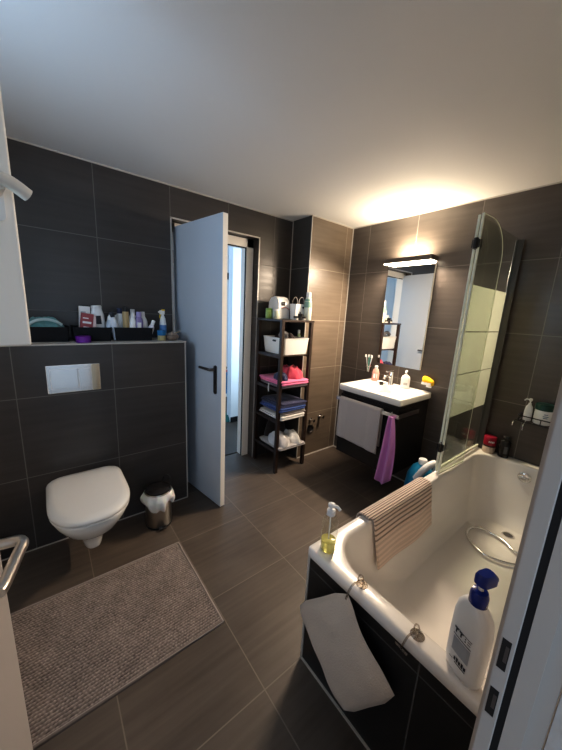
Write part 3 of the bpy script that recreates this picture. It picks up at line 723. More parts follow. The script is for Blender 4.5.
bm = BM(); lathe(bm, [(.011, 0), (.011, .004), (.007, .005)], (0, 0, 0), 16, mtx=Matrix.Translation((-.142, -.683, .830)) @ Matrix.Rotation(-PI/2, 4, 'Y')); obj('overflow_ring', bm, M['chrome'], wb, smooth=True)
fa = thing('basin_tap', 'chrome single-lever tap at the back of the washbasin', 'tap', (-.07, -.655, .857))
bm = BM(); lathe(bm, [(.024, .8575), (.024, .865), (.020, .870), (.020, .965), (.017, .972)], (-.075, -.640, 0), 24); obj('body', bm, M['chrome'], fa, smooth=True)
bm = BM(); tube(bm, catmull([(-.080, -.640, .925), (-.13, -.640, .940), (-.175, -.640, .935), (-.185, -.640, .918)], 5), .011, 12); obj('spout', bm, M['chrome'], fa, smooth=True)
bm = BM(); box(bm, -.155, -.058, -.652, -.628, .974, .984); obj('lever', bm, M['chrome'], fa, bevel=.004)
cb = thing('vanity_cabinet', 'black wall-hung vanity cabinet under the washbasin', 'cabinet', (-.22, -.68, .24))
bm = BM(); box(bm, -.425, -.002, -.955, -.412, .245, .75); box(bm, -.425, -.002, -.955, -.937, .75, .7965); box(bm, -.425, -.002, -.430, -.412, .75, .7965); box(bm, -.425, -.410, -.937, -.430, .75, .7965); obj('carcass', bm, M['blackgloss'], cb, bevel=.002)
bm = BM(); box(bm, -.447, -.427, -.955, -.412, .525, .775); obj('drawer', bm, M['blackgloss'], cb, bevel=.002)
bm = BM(); box(bm, -.447, -.427, -.955, -.412, .245, .519); obj('drawer', bm, M['blackgloss'], cb, bevel=.002)
tr = thing('towel_rail', 'flat steel towel rail around the front of the vanity cabinet', 'towel rail', (-.48, -.7, .74))
bm = BM(); box(bm, -.492, -.486, -.985, -.40, .722, .752); obj('front_bar', bm, M['satinchrome'], tr, bevel=.001)
bm = BM(); box(bm, -.486, -.20, -.985, -.979, .722, .752); obj('side_bar', bm, M['darksteel'], tr, bevel=.001)
for b_ in ((-.487, -.447, -.433, -.417, .728, .746), (-.487, -.447, -.943, -.927, .728, .746), (-.25, -.235, -.980, -.955, .728, .746)):
    bm = BM(); box(bm, *b_); obj('bracket', bm, M['satinchrome'], tr)

def hang_cloth(name, y0, y1, zt, z_front, z_back, m, lab, wav=.006, slant=0, xf=-.497, xb=-.468, sk=0):
    pth = catmull([(xb, 0, z_back), (xb, 0, zt-.03), (xb-.002, 0, zt-.004), ((xf+xb)/2, 0, zt+.007), (xf+.001, 0, zt-.004), (xf-.001, 0, zt-.04), (xf-.004, 0, (zt+z_front)/2), (xf-.002, 0, z_front)], 8)
    def f(u, v):
        i = v*(len(pth)-1); a = int(i); p = pth[a].lerp(pth[min(a+1, len(pth)-1)], i-a)
        fr_ = max(0, v-.5)*2
        y = y0+(y1-y0)*u
        y += sk*fr_
        wv = wav*(math.sin(u*8+1)+.5*math.sin(u*17))*fr_
        if v < .42: wv = 0
        return Vector((p.x-abs(wv) if p.x < xf+.004 else p.x, y, p.z+slant*u*fr_*(1 if p.z < zt-.02 else 0)))
    bm = BM(); surf(bm, f, 36, 50)
    return tag(obj(name, bm, m, smooth=True, solid=.005, angle=80), lab, 'towel')
hang_cloth('hand_towel', -.445, -.845, .752, .412, .45, mat('taupe_terry', (.50, .45, .43), .95, bump=.9, bscale=250, sheen=.3), 'grey-taupe hand towel folded over the rail in front of the cabinet', slant=-.015)
# lilac cloth hooked on the rail
def lil(u, v):
    w = .018+.062*v**.8
    y = -.938-(u-.5)*2*w*(1-.25*v)+.035*v*0-.012*math.sin(v*3)
    z = .735-.50*v-.055*v*(1-abs(u-.35)*2)*(v > .2)
    x = -.508-.020*math.sin(u*11+1.5*v)*(.5+.5*v)-.006
    if v < .25: x += .006*(1-v/.25)
    return Vector((x, y, z))
bm = BM(); surf(bm, lil, 40, 40)
lc = thing('face_cloth', 'lilac-pink cloth hanging from a hook on the towel rail', 'cloth', (-.505, -.93, .74))
obj('cloth', bm, mat('lilac_terry', (.66, .27, .60), .95, bump=.8, bscale=200, sheen=.4), lc, smooth=True, solid=.004, angle=80)
bm = BM(); tube(bm, catmull([(-.482, -.93, .745), (-.485, -.93, .760), (-.497, -.93, .756), (-.499, -.93, .735), (-.506, -.935, .722)], 5), .003, 8); obj('loop', bm, M['chrome'], lc, smooth=True)

# things on the basin and beside it
c = Vector((-.075, -.480, .8575))
ps = thing('soap_bottle', 'pink soap bottle left of the tap on the washbasin', 'bottle', c)
obj('bottle', bottle_mesh([(.030, 0), (.034, .004), (.034, .075), (.024, .108), (.014, .116)], c, .8, 1), mat('pink_soap', (.72, .36, .30), .25, sss=.2), ps, smooth=True)
obj('cap', bottle_mesh([(.014, .116), (.015, .118), (.015, .138), (.012, .14)], c), M['white'], ps, smooth=True)
bm = BM(); box(bm, -.0285, -.0278, -.016, .016, .03, .07, rotz(.5, c)); obj('paper_label', bm, M['white'], ps)
c = Vector((-.070, -.770, .8575))
pw = thing('soap_dispenser', 'white pump soap dispenser right of the tap on the washbasin', 'soap dispenser', c)
obj('bottle', bottle_mesh([(.032, 0), (.036, .005), (.036, .080), (.030, .100), (.013, .112), (.012, .118)], c), M['white'], pw, smooth=True)
pump(pw, c, .116, .138, .010, M['white'], PI+.3, .035)
bm = BM(); box(bm, -.0372, -.0360, -.016, .016, .03, .05, rotz(.55, c)); obj('label_print', bm, mat('pale_print', (.45, .45, .45), .5), pw)
c = Vector((-.10, -.570, .8575))
sd = thing('soap_dish', 'small white oval soap dish between pink bottle and tap', 'dish', c)
obj('dish', bottle_mesh([(.020, 0), (.030, .006), (.036, .014), (.033, .015), (.02, .010)], c, .8, 1.25), M['white'], sd, smooth=True)
c = Vector((-.165, -.607, .8575))
obj_ = obj('jar', bottle_mesh([(.016, 0), (.018, .003), (.018, .022), (.015, .026), (.004, .027)], c), M['blackgloss'], smooth=True)
tag(obj_, 'tiny black pot on the washbasin in front of the tap', 'pot')
# toothbrush cup on the wall
tc_ = thing('toothbrush_cup', 'clear cup with wall ring holding the toothbrushes', 'cup', (-.05, -.375, .93))
c = Vector((-.050, -.378, .915))
obj('cup', bottle_mesh([(.022, 0), (.026, .003), (.030, .085)], c), thin_glass('cup_glass', (.85, .82, .80)), tc_, smooth=True)
bm = BM(); tube(bm, [c+Vector((.031*math.cos(t*PI/12), .031*math.sin(t*PI/12), .06)) for t in range(24)], .003, 8, closed=True); box(bm, -.022, -.001, -.386, -.370, .970, .980); obj('wall_ring', bm, M['chrome'], tc_, smooth=True)
for i, (dx, dy, col, nm) in enumerate(((-.010, .022, (.75, .80, .78), 'white toothbrush leaning left in the wall cup'), (.0, .004, (.15, .55, .45), 'green toothbrush upright in the wall cup'), (-.004, -.020, (.35, .75, .78), 'pale turquoise toothbrush leaning right in the wall cup'), (-.016, -.034, (.78, .70, .72), 'pinkish white toothbrush leaning furthest right in the wall cup'))):
    c0 = c+Vector((dx*.2, dy*.2, .008)); c1 = c+Vector((dx*1.3, dy*1.3, .165))
    tb = thing('toothbrush', nm, 'toothbrush', c0, 'toothbrushes in the wall cup')
    bm = BM(); tube(bm, [c0, c0.lerp(c1, .6), c1], .004, 8, rads=[.0045, .0035, .003]); obj('handle', bm, mat('brush_%d' % i, col, .35), tb, smooth=True)
    bm = BM(); box(bm, c1.x-.014, c1.x-.002, c1.y-.005, c1.y+.005, c1.z-.022, c1.z+.003); obj('bristles', bm, M['white'], tb, bevel=.002)
# yellow sponge on holder
sh = thing('sponge_holder', 'small clear wall holder under the yellow sponge', 'holder', (-.03, -.935, .91))
bm = BM(); box(bm, -.060, -.001, -.975, -.900, .918, .923); box(bm, -.060, -.056, -.975, -.900, .923, .938); box(bm, -.004, -.001, -.96, -.915, .89, .95); obj('tray', bm, M['white'], sh, bevel=.002)
bm = BM()
n = 24; rings = []
for z, s in ((.924, .8), (.930, 1), (.952, 1.05), (.966, .95), (.972, .7)):
    rings.append([Vector((-.032+.026*s*math.cos(2*PI*i/n)*(1+.1*math.sin(3*i)), -.937+.046*s*math.sin(2*PI*i/n)*(1+.08*math.sin(5*i+1)), z+.012*math.cos(2*PI*i/n-1.2))) for i in range(n)])
loft(bm, rings); tag(obj('sponge', bm, mat('yellow_sponge', (.85, .50, .02), .9, bump=1, bscale=200), smooth=True, angle=80), 'bright yellow sponge on the wall right of the mirror', 'sponge')

# mirror + light
mr_ = thing('mirror', 'tall frameless wall mirror above the washbasin', 'mirror', (-.01, -.65, 1.02))
bm = BM(); box(bm, -.022, -.002, -.853, -.450, 1.020, 1.866); obj('backing', bm, M['frame'], mr_)
bm = BM(); box(bm, -.0245, -.0222, -.853, -.450, 1.020, 1.866); obj('glass', bm, M['mirror'], mr_)
ml = thing('mirror_light', 'dark bar light glowing downwards at the top of the mirror', 'lamp', (-.06, -.66, 1.88))
bm = BM(); box(bm, -.105, -.002, -.858, -.448, 1.875, 1.912); obj('housing', bm, mat('taupe_metal', (.13, .11, .10), .35, .6), ml, bevel=.002)
bm = BM(); box(bm, -.101, -.012, -.854, -.453, 1.868, 1.8745); o = obj('diffuser', bm, mat('lamp_diffuser', (1, .95, .85), .5, emis=(1, .84, .62), estr=9), ml); o['label'] = 'glowing white strip on the underside'
bm = BM(); box(bm, -.090, -.020, -.845, -.465, 1.9125, 1.914); obj('upper_diffuser', bm, mat('lamp_diffuser_up', (1, .95, .85), .5, emis=(1, .80, .55), estr=14), ml)

# ball-like turquoise and white bottle on floor between cabinet and tub
c = Vector((-.33, -1.13, 0))
dj = thing('cleaning_bottle', 'turquoise and white bottle on the floor between cabinet and bathtub', 'bottle', c)
bm = BM(); lathe(bm, [(.07, .001), (.085, .01), (.100, .10), (.105, .20), (.095, .30), (.065, .37), (.03, .40)], c, 28, .9, 1); obj('body', bm, mat('turquoise_plastic', (.02, .24, .42), .3), dj, smooth=True)
bm = BM(); tube(bm, catmull([(-.40, -1.13, .30), (-.40, -1.18, .40), (-.34, -1.215, .44), (-.30, -1.22, .38), (-.30, -1.20, .25)], 6), .024, 12); o = obj('handle', bm, M['white'], dj, smooth=True)
bm = BM(); lathe(bm, [(.028, .395), (.030, .40), (.030, .43), (.026, .435)], c, 20); obj('cap', bm, M['white'], dj, smooth=True)

# pipe valves on the pillar
for (x, z, r, lab) in ((-.392, .385, .020, 'round chrome pipe valve on the pillar right beside the shelf leg'), (-.262, .402, .022, 'round chrome pipe valve on the pillar, further from the shelf')):
    v = thing('pipe_valve', lab, 'valve', (x, -.01, z), 'pipe valves on the pillar')
    Mv = Matrix.Translation((x, 0, z)) @ Matrix.Rotation(PI/2, 4, 'X')
    bm = BM(); lathe(bm, [(r, .001), (r, .008), (r*.6, .010)], (0, 0, 0), 20, mtx=Mv); obj('rosette', bm, M['chrome'], v, smooth=True)
    bm = BM(); lathe(bm, [(r*.55, .008), (r*.55, .035), (r*.75, .036), (r*.75, .055), (r*.5, .058)], (0, 0, 0), 16, mtx=Mv); obj('knob', bm, M['chrome'], v, smooth=True)
bm = BM(); Mv = Matrix.Translation((-.385, 0, .285)) @ Matrix.Rotation(PI/2, 4, 'X')
lathe(bm, [(.044, .001), (.044, .010), (.034, .014), (.032, .004), (.005, .004)], (0, 0, 0), 28, mtx=Mv)
tag(obj('drain_outlet', bm, M['darksteel'], smooth=True), 'dark round drain outlet with ring on the pillar below the valves', 'drain outlet')

# ------------------------------------------------------------------ shelf unit
sx0, sx1, sy0, sy1 = -.905, -.552, -.118, .250
su = thing('shelf_unit', 'tall narrow dark-stained wooden shelf unit in the recess', 'shelf unit', (-.73, .07, 0))
pw_ = .030
for x in (sx0, sx1-pw_):
    for y in (sy0, sy1-pw_):
        bm = BM(); box(bm, x, x+pw_, y, y+pw_, 0, 1.352); obj('leg', bm, M['wood'], su, bevel=.002)
LV = [1.366, 1.075, .785, .498, .215]
bm = BM(); box(bm, sx0-.004, sx1+.004, sy0-.004, sy1+.004, 1.353, 1.370); obj('top_board', bm, M['wood'], su, bevel=.002)
for z in LV[1:]:
    bm = BM()
    box(bm, sx0+.004, sx0+.022, sy0+pw_, sy1-pw_, z-.028, z); box(bm, sx1-.022, sx1-.004, sy0+pw_, sy1-pw_, z-.028, z)
    n = 6; w = (sy1-sy0-.016)/n
    for i in range(n): box(bm, sx0+.032 if i in (0, 5) else sx0+.006, sx1-.032 if i in (0, 5) else sx1-.006, sy0+.008+i*w+.004, sy0+.008+(i+1)*w-.004, z-.012, z+.0)
    obj('shelf', bm, M['wood'], su, bevel=.001)

# folded textiles
def folded(name, x0, x1, y0, y1, z, h, m, lab, cat='towel', layers=2, seed=0, group=None, rot=0):
    """a folded cloth: soft slab with a rounded fold and visible layers"""
    cx, cy = (x0+x1)/2, (y0+y1)/2; hx, hy = (x1-x0)/2, (y1-y0)/2
    bm = BM(); Mr = rotz(rot, (cx, cy, z+.0008))
    for l in range(layers):
        zz0 = h*l/layers; zz1 = h*(l+1)/layers-.0006; rd = (zz1-zz0)/2
        sh = .006*math.sin(seed*3+l*2)
        prof = [(-1, 0), (-1, 1)]
        rings = []
        for q, inn in ((0, rd*.9), (.2, rd*.25), (.5, 0), (.8, rd*.25), (1, rd*.9)):
            zq = zz0+(zz1-zz0)*q
            rg = rrect(-hx+inn+sh, hx-inn+sh, -hy+inn, hy-inn-sh, .018, zq, 6)
            rings.append([Mr @ Vector((p.x+.004*math.sin(p.y*40+seed+l), p.y+.004*math.sin(p.x*37+seed), zq+(.16*h*noise.noise(Vector((p.x*9+seed, p.y*9, l)))*q*0))) for p in rg])
        loft(bm, rings)
    o = obj(name, bm, m, smooth=True, angle=60)
    return tag(o, lab, cat, group or ('folded towels on the shelf unit' if name == 'folded_towel' else None))
def crumple(name, cx, cy, z, rx, ry, h, m, lab, cat='cloth', seed=0, fr=3.2):
    bm = BM()
    n, k = 64, 18; rings = []
    def ridge(x, y, f, q): return 1-2*abs(noise.noise(Vector((x*f+q, y*f-q, q))))
    for j in range(k+1):
        t = j/k
        rr_ = max(.02, math.cos(t*PI/2)**.85)
        hz_ = (1-rr_**3.2)**.6
        ring_ = []
        for i in range(n):
            a = 2*PI*i/n; d = 1+.20*noise.noise(Vector((math.cos(a)*fr*.6+seed, math.sin(a)*fr*.6, t)))+.05*ridge(math.cos(a), math.sin(a), fr*1.5, seed)
            px_, py_ = rr_*math.cos(a), rr_*math.sin(a)
            top = .72+.30*ridge(px_, py_, fr*.5, seed*1.3)+.14*noise.noise(Vector((px_*fr*1.4, py_*fr*1.4, seed)))
            zz = z+.001+(h*hz_*max(.3, top) if j else 0)
            ring_.append(Vector((cx+rx*rr_*d*math.cos(a), cy+ry*rr_*d*math.sin(a), zz)))
        rings.append(ring_)
    loft(bm, rings)
    return tag(obj(name, bm, m, smooth=True, angle=80), lab, cat)
def terry(n, c): return mat(n, c, .95, bump=.8, bscale=180, sheen=.3, var=.12, vscale=30)
X0s, X1s, Y0s, Y1s = sx0+.036, sx1-.036, sy0+.010, sy1-.04
pinkm = terry('pink_cloth', (.80, .20, .38)); redm = terry('coral_cloth', (.62, .07, .12)); navym = terry('navy_cloth', (.02, .022, .07)); bluem2 = terry('blue_cloth', (.025, .06, .22)); greym = terry('grey_cloth', (.27, .24, .23)); whm = terry('white_cloth', (.66, .64, .61))
z = LV[2]
folded('folded_cloth', X0s-.01, X1s+.01, Y0s-.02, Y1s, z, .024, terry('dark_grey', (.16, .13, .15)), 'dark grey folded cloth under the pink clothes on the third shelf', 'cloth', 1)
folded('folded_shirt', X0s-.016, X1s+.012, Y0s-.03, Y1s, z+.026, .042, pinkm, 'bright pink folded shirt on the third shelf', 'shirt', 2, 1)
crumple('crumpled_shirt', (X0s+X1s)/2+.055, Y0s+.13, z+.069, .105, .13, .105, redm, 'coral red crumpled top lying highest on the third shelf', 'shirt', 3)
crumple('sock', X0s+.040, Y0s+.07, z+.069, .048, .08, .062, navym, 'dark navy rolled garment on the pink shirt, left side', 'clothing', 5)
bm = BM(); surf(bm, lambda u, v: Vector((sx0-.008-.004*math.sin(v*3), .02+.016*(u-.5), z+.03-.075*v)), 4, 10)
tag(obj('ribbon', bm, whm, smooth=True, solid=.003), 'short pale ribbon hanging over the edge of the third shelf', 'ribbon')
z = LV[3]
folded('folded_towel', X0s-.014, X1s-.01, Y0s-.03, Y1s, z, .038, whm, 'white folded towel, lowest on the fourth shelf', 'towel', 2, 2)
folded('folded_towel', X0s+.02, X1s+.014, Y0s-.02, Y1s, z+.040, .036, greym, 'taupe grey folded towel between the white and blue towels', 'towel', 2, 3)
folded('folded_towel', X0s-.02, X1s, Y0s-.03, Y1s-.02, z+.078, .034, bluem2, 'blue folded towel above the taupe one on the fourth shelf', 'towel', 2, 4)
folded('folded_towel', X0s+.005, X1s+.012, Y0s-.02, Y1s, z+.114, .032, navym, 'navy folded towel, topmost on the fourth shelf', 'towel', 2, 6)
z = LV[4]
folded('folded_towel', X0s-.015, X1s+.015, Y0s-.035, Y1s-.03, z, .030, terry('pale_grey', (.42, .40, .40)), 'pale grey folded towel, lowest on the bottom shelf', 'towel', 2, 7)
crumple('towel', X0s+.070, Y0s+.09, z+.031, .085, .12, .105, terry('white_grey', (.52, .51, .52)), 'pale grey-white crumpled towel on the left of the bottom shelf', 'towel', 9, 2.2)
crumple('towel', X1s-.065, Y0s+.085, z+.031, .066, .11, .085, whm, 'white crumpled towel on the right of the bottom shelf', 'towel', 11, 2.2)
# dark bag at the back of bottom shelf
o = crumple('bag', (X0s+X1s)/2+.02, Y1s-.05, z+.031, .115, .045, .19, terry('bag_dark', (.035, .03, .03)), 'dark soft bag at the back of the bottom shelf', 'bag', 14, 1.5)

# second level: white basket with dark things
z = LV[1]+.0008
bk = thing('storage_basket', 'white plastic storage basket with handle slot on the second shelf', 'basket', (-.73, .06, z))
bm = BM()
bx0, bx1, by0, by1 = X0s+.0, X1s+.006, Y0s+.0, Y1s-.01
ro = [rrect(bx0+.012, bx1-.012, by0+.012, by1-.012, .02, z, 6), rrect(bx0+.004, bx1-.004, by0+.004, by1-.004, .022, z+.06, 6), rrect(bx0-.002, bx1+.002, by0-.002, by1+.002, .024, z+.132, 6), rrect(bx0-.006, bx1+.006, by0-.006, by1+.006, .026, z+.134, 6), rrect(bx0-.006, bx1+.006, by0-.006, by1+.006, .026, z+.140, 6), rrect(bx0+.002, bx1-.002, by0+.002, by1-.002, .022, z+.140, 6), rrect(bx0+.014, bx1-.014, by0+.014, by1-.014, .02, z+.004, 6)]
loft(bm, ro); obj('tub', bm, M['basket'], bk, smooth=True, angle=40)
bm = BM(); loft(bm, [[Vector((bx0-.0015+d, (by0+by1)/2-.02+q.x, z+.112+q.y)) for q in rrect(-.024, .024, -.008, .008, .0075, 0, 5)] for d in (-.002, .003)]); obj('handle_slot', bm, M['black'], bk)
crumple('clothing', -.70, .10, z+.10, .10, .09, .075, terry('dark_stuff', (.03, .02, .022)), 'dark crumpled garment filling the white basket', 'clothing', 21, 3)
hd = thing('hair_dryer', 'small dark grey hair dryer poking out of the white basket', 'hair dryer', (-.82, .0, z+.13))
bm = BM(); tube(bm, catmull([(-.85, -.02, z+.155), (-.81, -.02, z+.178), (-.775, -.01, z+.172), (-.765, 0, z+.14)], 6), .02, 12, rads=None); obj('barrel', bm, mat('grey_plastic', (.14, .14, .15), .3), hd, smooth=True)
c = Vector((X1s+.014, Y0s+.010, LV[1]+.0008)); 
lg = thing('spray_bottle', 'slim pale green bottle on the second shelf beside the basket', 'bottle', c)
obj('body', bottle_mesh([(.014, 0), (.016, .003), (.016, .15), (.010, .168)], (-.566, -.075+.13, c.z), 1, 1), mat('pale_green', (.52, .66, .40), .3), lg, smooth=True)
obj('cap', bottle_mesh([(.011, .168), (.012, .17), (.012, .20), (.009, .203)], (-.566, -.075+.13, c.z), 1, 1), M['white'], lg, smooth=True)

# top of the shelf unit
z = 1.3708
for i, (x, y, s, lab) in enumerate(((-.866, .13, 1.0, 'pale green tin nearest the left on top of the shelf unit'),)):
    c = Vector((x, y, z)); t_ = thing('tin', lab, 'tin', c)
    obj('body', bottle_mesh([(.026*s, 0), (.028*s, .003), (.028*s, .066), (.026*s, .069)], c), mat('lime_can', (.40, .58, .18), .35), t_, smooth=True)
    obj('lid', bottle_mesh([(.026*s, .069), (.028*s, .071), (.028*s, .085), (.025*s, .087)], c), mat('lime_lid', (.22, .42, .10), .35), t_, smooth=True)
c = Vector((-.850, .045, z)); t_ = thing('tin', 'pale grey-green small jar beside the lime tin on the shelf unit', 'jar', c)
obj('body', bottle_mesh([(.024, 0), (.026, .003), (.026, .060), (.022, .066)], c), mat('sage_can', (.52, .56, .46), .35), t_, smooth=True)
obj('lid', bottle_mesh([(.022, .066), (.024, .068), (.024, .080), (.020, .082)], c), M['white'], t_, smooth=True)
# white appliance with rounded hood
ap = thing('appliance', 'white rounded appliance with black button at the back of the shelf top', 'appliance', (-.76, .125, z))
bm = BM(); ring_a = []
for xx, s in ((-.825, .9), (-.82, 1), (-.70, 1), (-.695, .9)):
    ring_a.append([Vector((xx, .125+s*p[0], z+.001+s*p[1])) for p in [(-.075, 0), (.075, 0), (.078, .10), (.07, .15), (.045, .180), (.0, .192), (-.04, .182), (-.065, .155), (-.076, .10)]])
loft(bm, ring_a); obj('housing', bm, M['white'], ap, bevel=.006, angle=30)
bm = BM(); box(bm, -.79, -.755, .0435, .050, z+.115, z+.150); obj('button', bm, M['black'], ap, bevel=.003)
bm = BM(); tube(bm, catmull([(-.79, .045, z+.095), (-.75, .041, z+.10), (-.71, .045, z+.085)], 5), .004, 8); o = obj('cord', bm, mat('rose', (.62, .30, .26), .5), ap, smooth=True)
# white paper bag with handles
bg = thing('paper_bag', 'small white gift bag with handles and dark print on the shelf top', 'bag', (-.645, .02, z))
bm = BM(); loft(bm, [[Vector((p.x, p.y, z+.001)) for p in rrect(-.705, -.60, -.035, .03, .003, 0, 2)], [Vector((p.x+.004, p.y, z+.135)) for p in rrect(-.712, -.585, -.045, .04, .003, 0, 2)]], True, False)
obj('body', bm, M['white'], bg, solid=.001)
for yy in (-.045, .04):
    bm = BM(); tube(bm, catmull([(-.675, yy, z+.13), (-.672, yy, z+.17), (-.645, yy, z+.195), (-.62, yy, z+.17), (-.618, yy, z+.13)], 6), .0022, 6); obj('handle', bm, mat('bag_cord', (.6, .56, .52), .7), bg, smooth=True)
for (x, zz, s) in ((-.625, .105, 1), (-.655, .06, .8), (-.61, .04, .7)):
    bm = BM()
    p2 = [(0, -.010), (.010, .002), (.009, .008), (.004, .010), (0, .006), (-.004, .010), (-.009, .008), (-.010, .002)]
    loft(bm, [[Vector((x+q[0]*s, -.0425+.0+d-zz*.03, z+zz+q[1]*s)) for q in p2] for d in (-.0015, .0015)])
    obj('print', bm, M['black'], bg)
# dark cosmetic pots cluster
for i, (x, y, r, h, lab) in enumerate(((-.735, -.085, .020, .030, 'black pot in front of the white appliance, leftmost of three'), (-.693, -.090, .019, .052, 'taller black bottle in front of the gift bag on the shelf top'), (-.652, -.088, .018, .026, 'low black pot right of the taller black bottle'))):
    c = Vector((x, y, z)); p_ = thing('cosmetic_pot', lab, 'pot', c, 'cosmetic pots on the shelf top')
    obj('pot', bottle_mesh([(r*.9, 0), (r, .003), (r, h*.6)], c), mat('pot_body%d' % i, (.55, .53, .50) if i != 1 else (.03, .03, .03), .3), p_, smooth=True)
    obj('lid', bottle_mesh([(r*1.08, h*.6), (r*1.1, h*.65), (r*1.1, h), (r*.8, h+.004)], c), M['blackgloss'], p_, smooth=True)
c = Vector((-.700, -.078, z)); 
c = Vector((-.590, -.070, z)); tb_ = thing('tall_bottle', 'tall white and green bottle at the right corner of the shelf top', 'bottle', c)
obj('body', bottle_mesh([(.030, 0), (.033, .004), (.034, .11), (.031, .16), (.022, .195), (.019, .20)], c), mat('cream_bottle', (.68, .72, .62), .3), tb_, smooth=True)
obj('cap', bottle_mesh([(.020, .200), (.022, .202), (.021, .236), (.018, .239)], c), M['white'], tb_, smooth=True)
o = obj('sleeve', bottle_mesh([(.0346, .110), (.0330, .145), (.0290, .172), (.026, .182)], c, n=28), mat('green_print', (.24, .40, .33), .35), tb_, smooth=True); o['label'] = 'grey-green printed band'

# ------------------------------------------------------------------ ledge items
z = 1.2008
def fbin(x0, x1, lab):
    b_ = thing('storage_bin', lab, 'bin', ((x0+x1)/2, .15, z), 'black bins on the ledge')
    bm = BM(); y0, y1 = .075, .240
    loft(bm, [rrect(x0+.006, x1-.006, y0+.006, y1-.006, .01, z, 4), rrect(x0, x1, y0, y1, .012, z+.078, 4), rrect(x0-.002, x1+.002, y0-.002, y1+.002, .012, z+.084, 4), rrect(x0+.005, x1-.005, y0+.005, y1-.005, .01, z+.084, 4), rrect(x0+.010, x1-.010, y0+.010, y1-.010, .01, z+.006, 4)])
    obj('bin_body', bm, M['blackfabric'], b_, smooth=True, angle=40)
    return b_
fbin(-2.535, -2.312, 'black felt bin filled with teal cloth on the ledge')
fbin(-2.298, -2.095, 'black felt bin with the red box on the ledge')
fbin(-2.080, -1.852, 'black felt bin with purple and white bottles on the ledge')
crumple('cloth', -2.425, .155, z+.040, .100, .072, .095, terry('teal_cloth', (.16, .36, .37)), 'pale teal cloth heaped in the left black bin', 'cloth', 31, 3.5)
bm = BM(); tube(bm, catmull([(-2.50, .095, z+.090), (-2.46, .085, z+.118), (-2.41, .10, z+.124), (-2.37, .11, z+.112), (-2.345, .12, z+.095)], 6), .008, 8)
tag(obj('rolled_strap', bm, mat('pale_aqua', (.55, .70, .72), .5), smooth=True), 'pale aqua rolled strap on top of the teal cloth', 'strap')
def tilted_box(name, x0, x1, y0, y1, z0, z1, tilt, m, lab, cat, pr=None):
    c = Vector(((x0+x1)/2, (y0+y1)/2, z0)); Mt = Matrix.Translation(c) @ Matrix.Rotation(tilt, 4, 'Y')
    t = thing(name, lab, cat, c)
    bm = BM(); box(bm, x0-c.x, x1-c.x, y0-c.y, y1-c.y, 0, z1-z0, Mt); obj('carton', bm, m, t, bevel=.002)
    if pr:
        bm = BM(); w = (x1-x0); h = z1-z0
        for (a, b_, cz, dz) in ((.15, .85, .62, .08), (.25, .7, .45, .05), (.15, .6, .80, .04)): box(bm, x0-c.x+w*a, x0-c.x+w*b_, y0-c.y-.0008, y0-c.y, h*cz, h*(cz+dz), Mt)
        obj('print', bm, pr, t)
    return t
z5 = z+.008
tilted_box('carton', -2.268, -2.205, .098, .14, z5, z+.165, math.radians(8), mat('brick_red', (.33, .07, .08), .5), 'dark red carton leaning in the middle black bin', 'box', M['white'])
tilted_box('carton', -2.262, -2.205, .150, .18, z5, z+.205, math.radians(3), M['white'], 'white carton standing behind the dark red carton', 'box', gy)
tilted_box('carton', -2.200, -2.178, .100, .13, z5, z+.152, math.radians(2), mat('pale_pink_box', (.68, .55, .55), .5), 'slim pale pink carton beside the dark red carton', 'box')
c = Vector((-2.150, .155, z5)); 
def sbottle(name, c, r, h, m, capm, lab, cat='bottle', capr=.55, caph=.03, sy=1, lean=0, inv=False, pr=None):
    if r < .021: r *= 1.42
    t = thing(name, lab, cat, c, 'toiletries in the black bins'); Mt = Matrix.Translation(c) @ Matrix.Rotation(lean, 4, 'Y')
    bm = BM()
    if inv: lathe(bm, [(r*.8, 0), (r*.86, .003), (r, h*.9), (r*.9, h)], (0, 0, 0), 24, 1, sy, mtx=Mt)
    else: lathe(bm, [(r*.92, 0), (r, .004), (r, h*.72), (r*.8, h*.86), (r*capr, h*.93)], (0, 0, 0), 24, 1, sy, mtx=Mt)
    obj('body', bm, m, t, smooth=True)
    bm = BM(); z0 = h if inv else h*.93
    lathe(bm, [(r*capr, z0), (r*capr*1.08, z0+.002), (r*capr*1.05, z0+caph), (r*capr*.85, z0+caph+.003)], (0, 0, 0), 20, mtx=Mt); obj('cap', bm, capm, t, smooth=True)
    if pr:
        bm = BM(); box(bm, -r*.4, r*.4, -r*sy-.0012, -r*sy*.9, h*.45, h*.7, Mt); obj('label_print', bm, pr, t)
    return t
sbottle('lotion_bottle', c, .036, .205, M['white'], M['white'], 'tall white bottle with a dark logo in the middle black bin', capr=.75, caph=.012, sy=.6, lean=-.06, pr=dk)
sbottle('tube', Vector((-2.115, .12, z5)), .012, .13, mat('silver_blue', (.50, .58, .68), .3), M['white'], 'small silver-blue tube right of the tall white bottle', 'tube', lean=.15)
sbottle('tube', Vector((-2.128, .185, z5)), .013, .12, M['white'], M['white'], 'small white tube behind the silver-blue tube', 'tube', lean=.28)
sbottle('tube', Vector((-2.060, .12, z5)), .016, .150, mat('white_blue', (.70, .74, .82), .3), dk, 'white tube with dark cap leaning at the left of the right black bin', 'tube', lean=-.18)
sbottle('tube', Vector((-2.030, .175, z5)), .02, .172, M['white'], mat('dark_cap', (.04, .05, .10), .4), 'taller white bottle with dark cap at the back of the right black bin', 'bottle')
sbottle('hair_brush', Vector((-2.008, .110, z5)), .014, .175, mat('brush_wood', (.45, .33, .17), .5), mat('brush_dark', (.03, .03, .03), .6), 'light wooden brush standing in the right black bin', 'brush', inv=True)
sbottle('tube', Vector((-1.975, .105, z5)), .014, .150, M['white'], M['white'], 'slim white tube between wooden brush and purple bottle', 'tube', lean=.05)
